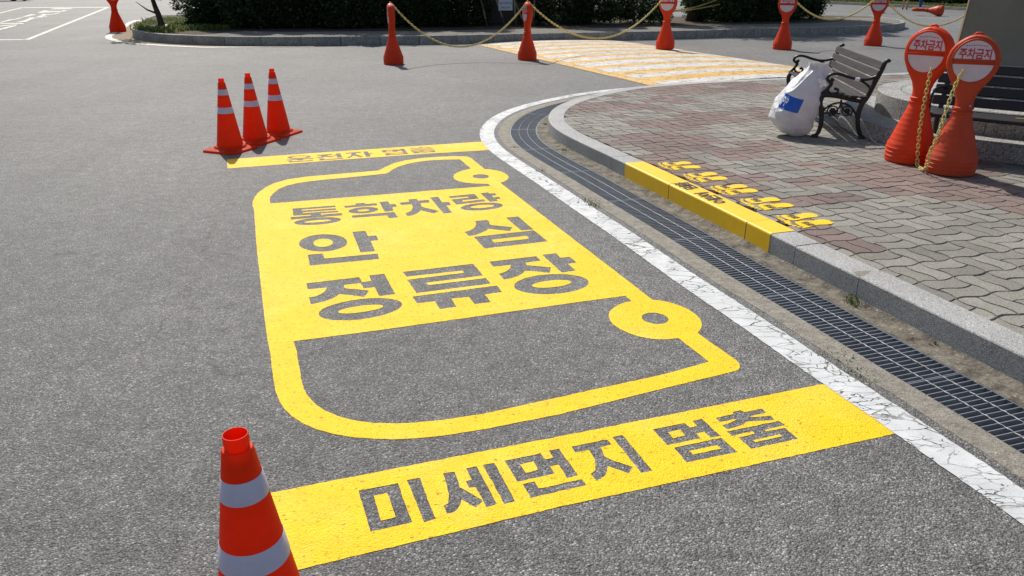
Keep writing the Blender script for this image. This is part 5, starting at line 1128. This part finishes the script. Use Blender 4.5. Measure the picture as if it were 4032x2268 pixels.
# ------------------------------------------------------------------ cast-iron bench with grey slats
def smooth_pts(P, n=6):
    P = [Vector(p) for p in P]; out = []
    for i in range(len(P) - 1):
        p0, p1, p2, p3 = P[max(i - 1, 0)], P[i], P[i + 1], P[min(i + 2, len(P) - 1)]
        for k in range(n):
            t = k / n; out.append(.5 * ((2 * p1) + (-p0 + p2) * t + (2 * p0 - 5 * p1 + 4 * p2 - p3) * t * t + (-p0 + 3 * p1 - 3 * p2 + p3) * t ** 3))
    out.append(P[-1]); return out
bench = empty("park_bench", (3.02, 7.57, .14), R(-9.5)); bench.scale = (1, 1, .915); tag(bench, "park bench with ornate black iron ends and weathered slats, beside the sack", "bench")
BL = 1.86
def iron(mb, pts, y, r, n=8):
    Q = smooth_pts([(d, y, z) for d, z in pts]); m = len(Q)
    rad = r if not isinstance(r, tuple) else [r[0] + (r[1] - r[0]) * i / (m - 1) for i in range(m)]
    mb.tube(Q, rad, n)
for y in (0.0, BL):
    e = MB(); iron(e, [(-.005, .012), (.022, .05), (.035, .14), (.028, .24), (.004, .33), (-.002, .40), (.02, .445)], y, (.020, .026)); e.lathe([(0, .0), (.036, 0), (.036, .012), (.02, .03), (0, .034)], 12, (-.008, y, 0))
    e.build("front_leg", M['iron'], bench, smooth=True)
    e = MB(); iron(e, [(.405, .42), (.375, .32), (.368, .22), (.385, .12), (.43, .01)], y, (.027, .020)); e.lathe([(0, .0), (.034, 0), (.034, .012), (.02, .03), (0, .034)], 12, (.435, y, 0))
    e.build("rear_leg", M['iron'], bench, smooth=True)
    e = MB(); iron(e, [(0, .440), (.10, .440), (.20, .425), (.30, .402), (.37, .392), (.42, .41)], y, .021); e.build("seat_rail", M['iron'], bench, smooth=True)
    e = MB(); iron(e, [(.40, .385), (.43, .45), (.47, .58), (.51, .70), (.535, .79), (.555, .81), (.57, .795)], y, (.025, .017)); e.build("back_upright", M['iron'], bench, smooth=True)
    e = MB()
    iron(e, [(.495, .665), (.43, .625), (.34, .612), (.24, .632), (.15, .662), (.09, .668), (.045, .648), (.032, .612), (.055, .588), (.078, .602)], y, .0155)
    iron(e, [(.068, .595), (.075, .56), (.052, .52), (.03, .49), (-.005, .455)], y, .016)
    iron(e, [(.052, .52), (.062, .48), (.10, .458), (.138, .472), (.146, .505), (.122, .515)], y, .0115)
    iron(e, [(.30, .618), (.37, .585), (.42, .545), (.45, .515)], y, .012)
    for d, z, r in ((.078, .603, .022), (.122, .512, .018), (.072, .562, .021), (.19, .452, .018)): e.lathe([(0, -r), (r * .7, -r * .7), (r, 0), (r * .7, r * .7), (0, r)], 10, (d, y, z))
    e.build("armrest", M['iron'], bench, smooth=True)
    e = MB()
    iron(e, [(.02, .22), (.05, .30), (.12, .355), (.20, .368), (.28, .335), (.335, .27), (.362, .19)], y, .010)
    iron(e, [(.03, .25), (.12, .262), (.20, .255)], y, .008); iron(e, [(.19, .40), (.185, .33), (.15, .27), (.10, .225)], y, .009); iron(e, [(.19, .40), (.205, .33), (.25, .27), (.31, .24)], y, .009)
    for d in (.125, .262):
        e.tube([(d + .048 * math.cos(t), y, .285 + .048 * math.sin(t)) for t in np.linspace(0, 6.283, 18, endpoint=False)], .0075, 6, closed=True)
        for k in range(6): 
            t = k * 1.047; e.lathe([(0, -.014), (.012, -.008), (.015, 0), (.012, .008), (0, .014)], 8, (d + .019 * math.cos(t), y, .285 + .019 * math.sin(t)))
        e.lathe([(0, -.016), (.014, -.01), (.018, 0), (.014, .01), (0, .016)], 8, (d, y, .285))
    e.build("scrollwork", M['iron'], bench, smooth=True)
for k in range(5):
    d = .035 + .088 * k; z = .455 - (.0 if k == 0 else .006 * k) ; sm = MB(); sm.box((0, BL / 2, 0), (.074, BL + .06, .026), bev=.004)
    sl_ = sm.build("seat_slat", M['slat'], bench); sl_.location = (d, 0, z); sl_.rotation_euler = (0, R(3.5), random.uniform(-.002, .002))
for k in range(4):
    z = .500 + .085 * k; d = .425 + (z - .45) * .30; sm = MB(); sm.box((0, BL / 2, 0), (.024, BL + .06, .076), bev=.004)
    sl_ = sm.build("back_slat", M['slat'], bench); sl_.location = (d - .012, 0, z); sl_.rotation_euler = (0, R(17), 0)
mb = MB(); mb.box((0, 0, 0), (.05, .036, .034), bev=.006); lb = mb.build("paper_label", M['white_print'], bench); lb.location = (.305, 0, .615)

# black bench to the right
b2 = empty("black_bench", (3.53, 6.70, .14), math.atan2(-.653, .757)); tag(b2, "plain black slatted bench behind the two large bollards", "bench")
L2 = 1.62
for k in range(4):
    sm = MB(); sm.box((L2 / 2, 0, 0), (L2, .098, .036), bev=.008); q = sm.build("seat_slat", M['slat_black'], b2); q.location = (0, .05 + .105 * k, .372 - .004 * k)
for k in range(4):
    sm = MB(); sm.box((L2 / 2, 0, 0), (L2, .03, .082), bev=.007); q = sm.build("back_slat", M['slat_black'], b2); q.location = (0, .455 + .03 * k, .445 + .092 * k); q.rotation_euler = (R(-17), 0, 0)
for x in (.08, L2 - .08):
    sm = MB()
    sm.tube(smooth_pts([(x, .03, 0), (x, .05, .18), (x, .045, .335), (x, .12, .345), (x, .40, .335), (x, .46, .42), (x, .56, .78)]), .022, 8)
    sm.tube(smooth_pts([(x, .40, .335), (x, .42, .17), (x, .46, .0)]), .022, 8); sm.tube(smooth_pts([(x, .04, .335), (x, .0, .48), (x, .06, .56), (x, .25, .57), (x, .50, .55)]), .016, 8)
    sm.build("end_frame", M['iron'], b2, smooth=True)
mb = MB(); mb.box((0, 0, 0), (.16, .012, .004)); sk = mb.build("yellow_pencil", M['chain']); sk.location = (4.22, 6.28, .535); sk.rotation_euler = (0, 0, R(-30)); tag(sk, "thin yellow stick lying on the black bench seat", "stick")

# ------------------------------------------------------------------ woven sack
def sack_pt(th, h, out=0.0):
    """th around, h 0..1 up; leaning, bulging, wrinkled bag"""
    prof_x = np.interp(h, [0, .04, .12, .25, .40, .55, .70, .82, .90, .95, 1.0], [.06, .13, .175, .215, .225, .208, .175, .135, .105, .10, .125])
    prof_y = np.interp(h, [0, .04, .12, .25, .40, .55, .70, .82, .90, .95, 1.0], [.05, .10, .135, .16, .168, .158, .132, .100, .072, .060, .072])
    c, s = math.cos(th), math.sin(th); e = 2 / 2.8
    x = prof_x * math.copysign(abs(c) ** e, c); y = prof_y * math.copysign(abs(s) ** e, s)
    cx = np.interp(h, [0, .25, .6, .85, 1], [.02, -.045, .045, .135, .20]); cy = np.interp(h, [0, .5, 1], [0, .03, .05])
    z = h * .70
    if h > .78: z -= (h - .78) * .75 * max(0, math.cos(th - .2))
    p = Vector((c * 3.2, s * 3.2, h * 6.5))
    # a few long sharp folds: ridges of slow noise, plus small crumples
    r1 = 1 - min(1, abs(noise.noise(p * .42 + Vector((3, 1, 0)))) * 5.0)
    r2 = 1 - min(1, abs(noise.noise(p * .95 + Vector((9, 4, 2)))) * 5.5)
    r3 = 1 - min(1, abs(noise.noise(p * 2.1 + Vector((1, 7, 5)))) * 5.0)
    w = .013 * r1 + .005 * r2 + .0025 * r3 + .008 * noise.noise(p * .3)
    if h > .86: w += (h - .86) * .55 * max(0, math.cos(th - .15)) ** 3
    crease = .022 * abs(math.sin(4.0 * th + 6 * h)) * max(0, h - .66) * 2.2 + .014 * abs(math.sin(5 * th)) * max(0, .10 - h) * 8
    k = w - crease + out
    return Vector((cx + x + c * k, cy + y + s * k, max(z + (.25 * w if h > .05 else 0), 0.0)))
sack = empty("sack", (2.84, 7.66, .14), R(6)); tag(sack, "bulging white woven sack with a blue printed band leaning on the bench", "sack")
mb = MB(); mb.quad_grid([[sack_pt(2 * math.pi * k / 96, i / 70) for k in range(96)] for i in range(71)], close_v=True)
mb.f.append(tuple(range(95, -1, -1)))
inner = [[sack_pt(2 * math.pi * k / 96, 1 - .12 * i / 6, -.004 - .02 * i / 6) for k in range(96)] for i in range(7)]
mb.quad_grid(inner, close_v=True)
mb.build("bag", M['sack'], sack, smooth=True)
# band across the front left: angle range facing the camera (-y) and left
t0, t1, h0, h1 = R(196), R(264), .42, .60
tilt = lambda th, h: (th, h - (th - t0) / (t1 - t0) * .075)
mb = MB(); mb.quad_grid([[sack_pt(*tilt(t0 + (t1 - t0) * k / 30, h0 + (h1 - h0) * i / 16), .0035) for k in range(31)] for i in range(17)])
band = mb.build("blue_band", M['blue_print'], sack, smooth=True)
tmh = text_mesh("PP", bold=.02, width=.34, height=.62)
bm = bmesh.new(); bm.from_mesh(tmh); bmesh.ops.subdivide_edges(bm, edges=bm.edges, cuts=2, use_grid_fill=True); bm.to_mesh(tmh); bm.free()
map_mesh(tmh, lambda v: sack_pt(*tilt(t0 + (t1 - t0) * (.24 + v.x * 1.05), (h0 + h1) / 2 + v.y * (h1 - h0)), .0062))
add_obj("lettering", tmh, M['white_print'], band)
# ------------------------------------------------------------------ two people far behind, seen from the knees down
def skin_mesh(verts, edges, radii, root=0, sub=2):
    me = bpy.data.meshes.new("sk"); me.from_pydata(verts, edges, []); o = bpy.data.objects.new("sk", me); COL.objects.link(o)
    md = o.modifiers.new("s", 'SKIN'); md.use_smooth_shade = True
    sv = me.skin_vertices[0].data
    for i, r in enumerate(radii): sv[i].radius = (r, r) if not isinstance(r, tuple) else r; sv[i].use_root = (i == root)
    su = o.modifiers.new("d", 'SUBSURF'); su.levels = sub; su.render_levels = sub
    dg = bpy.context.evaluated_depsgraph_get(); dg.update()
    out = bpy.data.meshes.new_from_object(o.evaluated_get(dg)); bpy.data.objects.remove(o); bpy.data.meshes.remove(me); out.materials.clear()
    return out
def person(loc, rz, label, legs_mat, long_legs, step, top_mat):
    root = empty("person", loc, rz); tag(root, label, "person")
    V = [(0, 0, .93), (0, 0, 1.08), (0, .01, 1.28), (0, .01, 1.42), (0, 0, 1.50), (0, -.015, 1.58), (0, -.02, 1.68)]
    E_ = [(0, 1), (1, 2), (2, 3), (3, 4), (4, 5), (5, 6)]; Rr = [(.135, .10), (.12, .09), (.14, .10), (.11, .075), .05, (.075, .085), (.07, .085)]
    for sx, st in ((-1, step), (1, -step)):
        b = len(V)
        V += [(sx * .09, 0, .86), (sx * .095, -st * .5, .48), (sx * .09, -st, .09), (sx * .095, -st - .11, .03)]; E_ += [(0, b), (b, b + 1), (b + 1, b + 2), (b + 2, b + 3)]; Rr += [.085, .055, .038, (.038, .025)]
        a = len(V); V += [(sx * .19, .01, 1.40), (sx * .25, .02, 1.13), (sx * .25, -.06, .90), (sx * .25, -.08, .82)]; E_ += [(3, a), (a, a + 1), (a + 1, a + 2), (a + 2, a + 3)]; Rr += [.055, .042, .030, (.018, .034)]
        for k in range(5):
            f = len(V); V += [(sx * .25 + (k - 2) * .004, -.115 + k * .018, .765), (sx * .25 + (k - 2) * .004, -.12 + k * .018, .72 + (.02 if k in (0, 4) else 0))]; E_ += [(a + 3, f), (f, f + 1)]; Rr += [.009, .008]
    body = add_obj("body", skin_mesh(V, E_, Rr), M['skin'], root)
    V = [(0, 0, .95)]; E_ = []; Rr = [(.15, .115)]
    for sx, st in ((-1, step), (1, -step)):
        b = len(V); ends = [(sx * .09, 0, .86), (sx * .095, -st * .5, .48), (sx * .09, -st, .10)] if long_legs else [(sx * .09, 0, .84), (sx * .095, -st * .25, .62)]
        V += ends; E_ += [(0, b)] + [(b + q, b + q + 1) for q in range(len(ends) - 1)]; Rr += [.105, .085, .068][:len(ends)]
    add_obj("trousers" if long_legs else "shorts", skin_mesh(V, E_, Rr), legs_mat, root)
    V = [(0, 0, .92), (0, 0, 1.10), (0, .01, 1.28), (0, .01, 1.43), (-.19, .01, 1.40), (-.245, .02, 1.20), (.19, .01, 1.40), (.245, .02, 1.20)]
    add_obj("shirt", skin_mesh(V, [(0, 1), (1, 2), (2, 3), (3, 4), (4, 5), (3, 6), (6, 7)], [(.155, .12), (.14, .11), (.155, .115), (.115, .085), .068, .058, .068, .058]), top_mat, root)
    for sx, st in ((-1, step), (1, -step)):
        add_obj("shoe", skin_mesh([(sx * .092, -st + .05, .045), (sx * .094, -st - .05, .04), (sx * .096, -st - .15, .03)], [(0, 1), (1, 2)], [(.045, .045), (.048, .042), (.045, .03)]), M['cloth_dark'], root)
    hb = MB(); hb.lathe([(0, .115), (.06, .10), (.092, .05), (.098, 0), (.09, -.06), (.07, -.085)], 16, (0, .005, 1.665), sy=1.12); hb.build("hair", M['hair'], root, smooth=True)
    return root
person((22.0, 45.3, 0), R(150), "person with bare legs and dark shoes standing by the far kerb", M['cloth_dark'], False, .06, M['cloth_dark'])
person((22.75, 45.1, 0), R(-160), "person in blue trousers standing by the far kerb", M['denim'], True, .10, M['cloth_light'])

# ------------------------------------------------------------------ dark car at the far left edge
car = empty("parked_car", (-39.6, 62.9, 0), R(4)); tag(car, "dark blue parked car cut off by the top corner above the parking bay", "car")
mb = MB(); rows = []
for x, zb, zt, hw in ((-2.2, .42, .62, .70), (-2.1, .28, .78, .80), (-1.5, .22, .92, .86), (-.9, .20, .96, .87), (0, .20, .97, .88), (.9, .20, .97, .88), (1.6, .22, .95, .86), (2.1, .28, .88, .80), (2.2, .42, .70, .70)):
    rows.append([(x, -hw * .9, zb), (x, -hw, zb + .15), (x, -hw, (zb + zt) / 2 + .1), (x, -hw * .92, zt), (x, 0, zt + .03), (x, hw * .92, zt), (x, hw, (zb + zt) / 2 + .1), (x, hw, zb + .15), (x, hw * .9, zb)])
b0 = mb.quad_grid(rows, close_v=True); mb.f += [tuple(range(b0, b0 + 9)), tuple(range(b0 + 80, b0 + 71, -1))]; mb.build("body", M['car_paint'], car, smooth=45)
mb = MB(); mb.quad_grid([[(x, y, z) for x, z in ((-1.2, .95), (-.55, 1.42), (.9, 1.45), (1.75, .96))] for y in (-.74, -.62, .62, .74)]); mb.build("roof", M['car_paint'], car, smooth=True)
for s in (-1, 1):
    mb = MB(); mb.ngon([(-1.0, s * .78, .98), (-.5, s * .67, 1.36), (.85, s * .67, 1.38), (1.5, s * .78, .98)]); mb.build("window", M['glass'], car, recalc=False)
    for x in (-1.35, 1.35):
        w = MB(); w.lathe([(.14, -.09), (.29, -.10), (.315, -.07), (.32, 0), (.315, .07), (.29, .10), (.14, .09)], 24); wo = w.build("wheel", M['rubber'], car, smooth=40); wo.location = (x, s * .80, .32); wo.rotation_euler = (R(90), 0, 0)
        w = MB(); w.lathe([(0, .05 * -s), (.15, .085 * -s), (.2, .092 * -s)], 20); w.build("rim", M['steel'], wo, smooth=True)
    for x, mt in ((-2.18, 'red_print'), (2.16, 'white_print')):
        l_ = MB(); l_.box((x, s * .58, .68), (.06, .26, .12), bev=.01); l_.build("tail_light" if x < 0 else "headlight", M[mt], car)
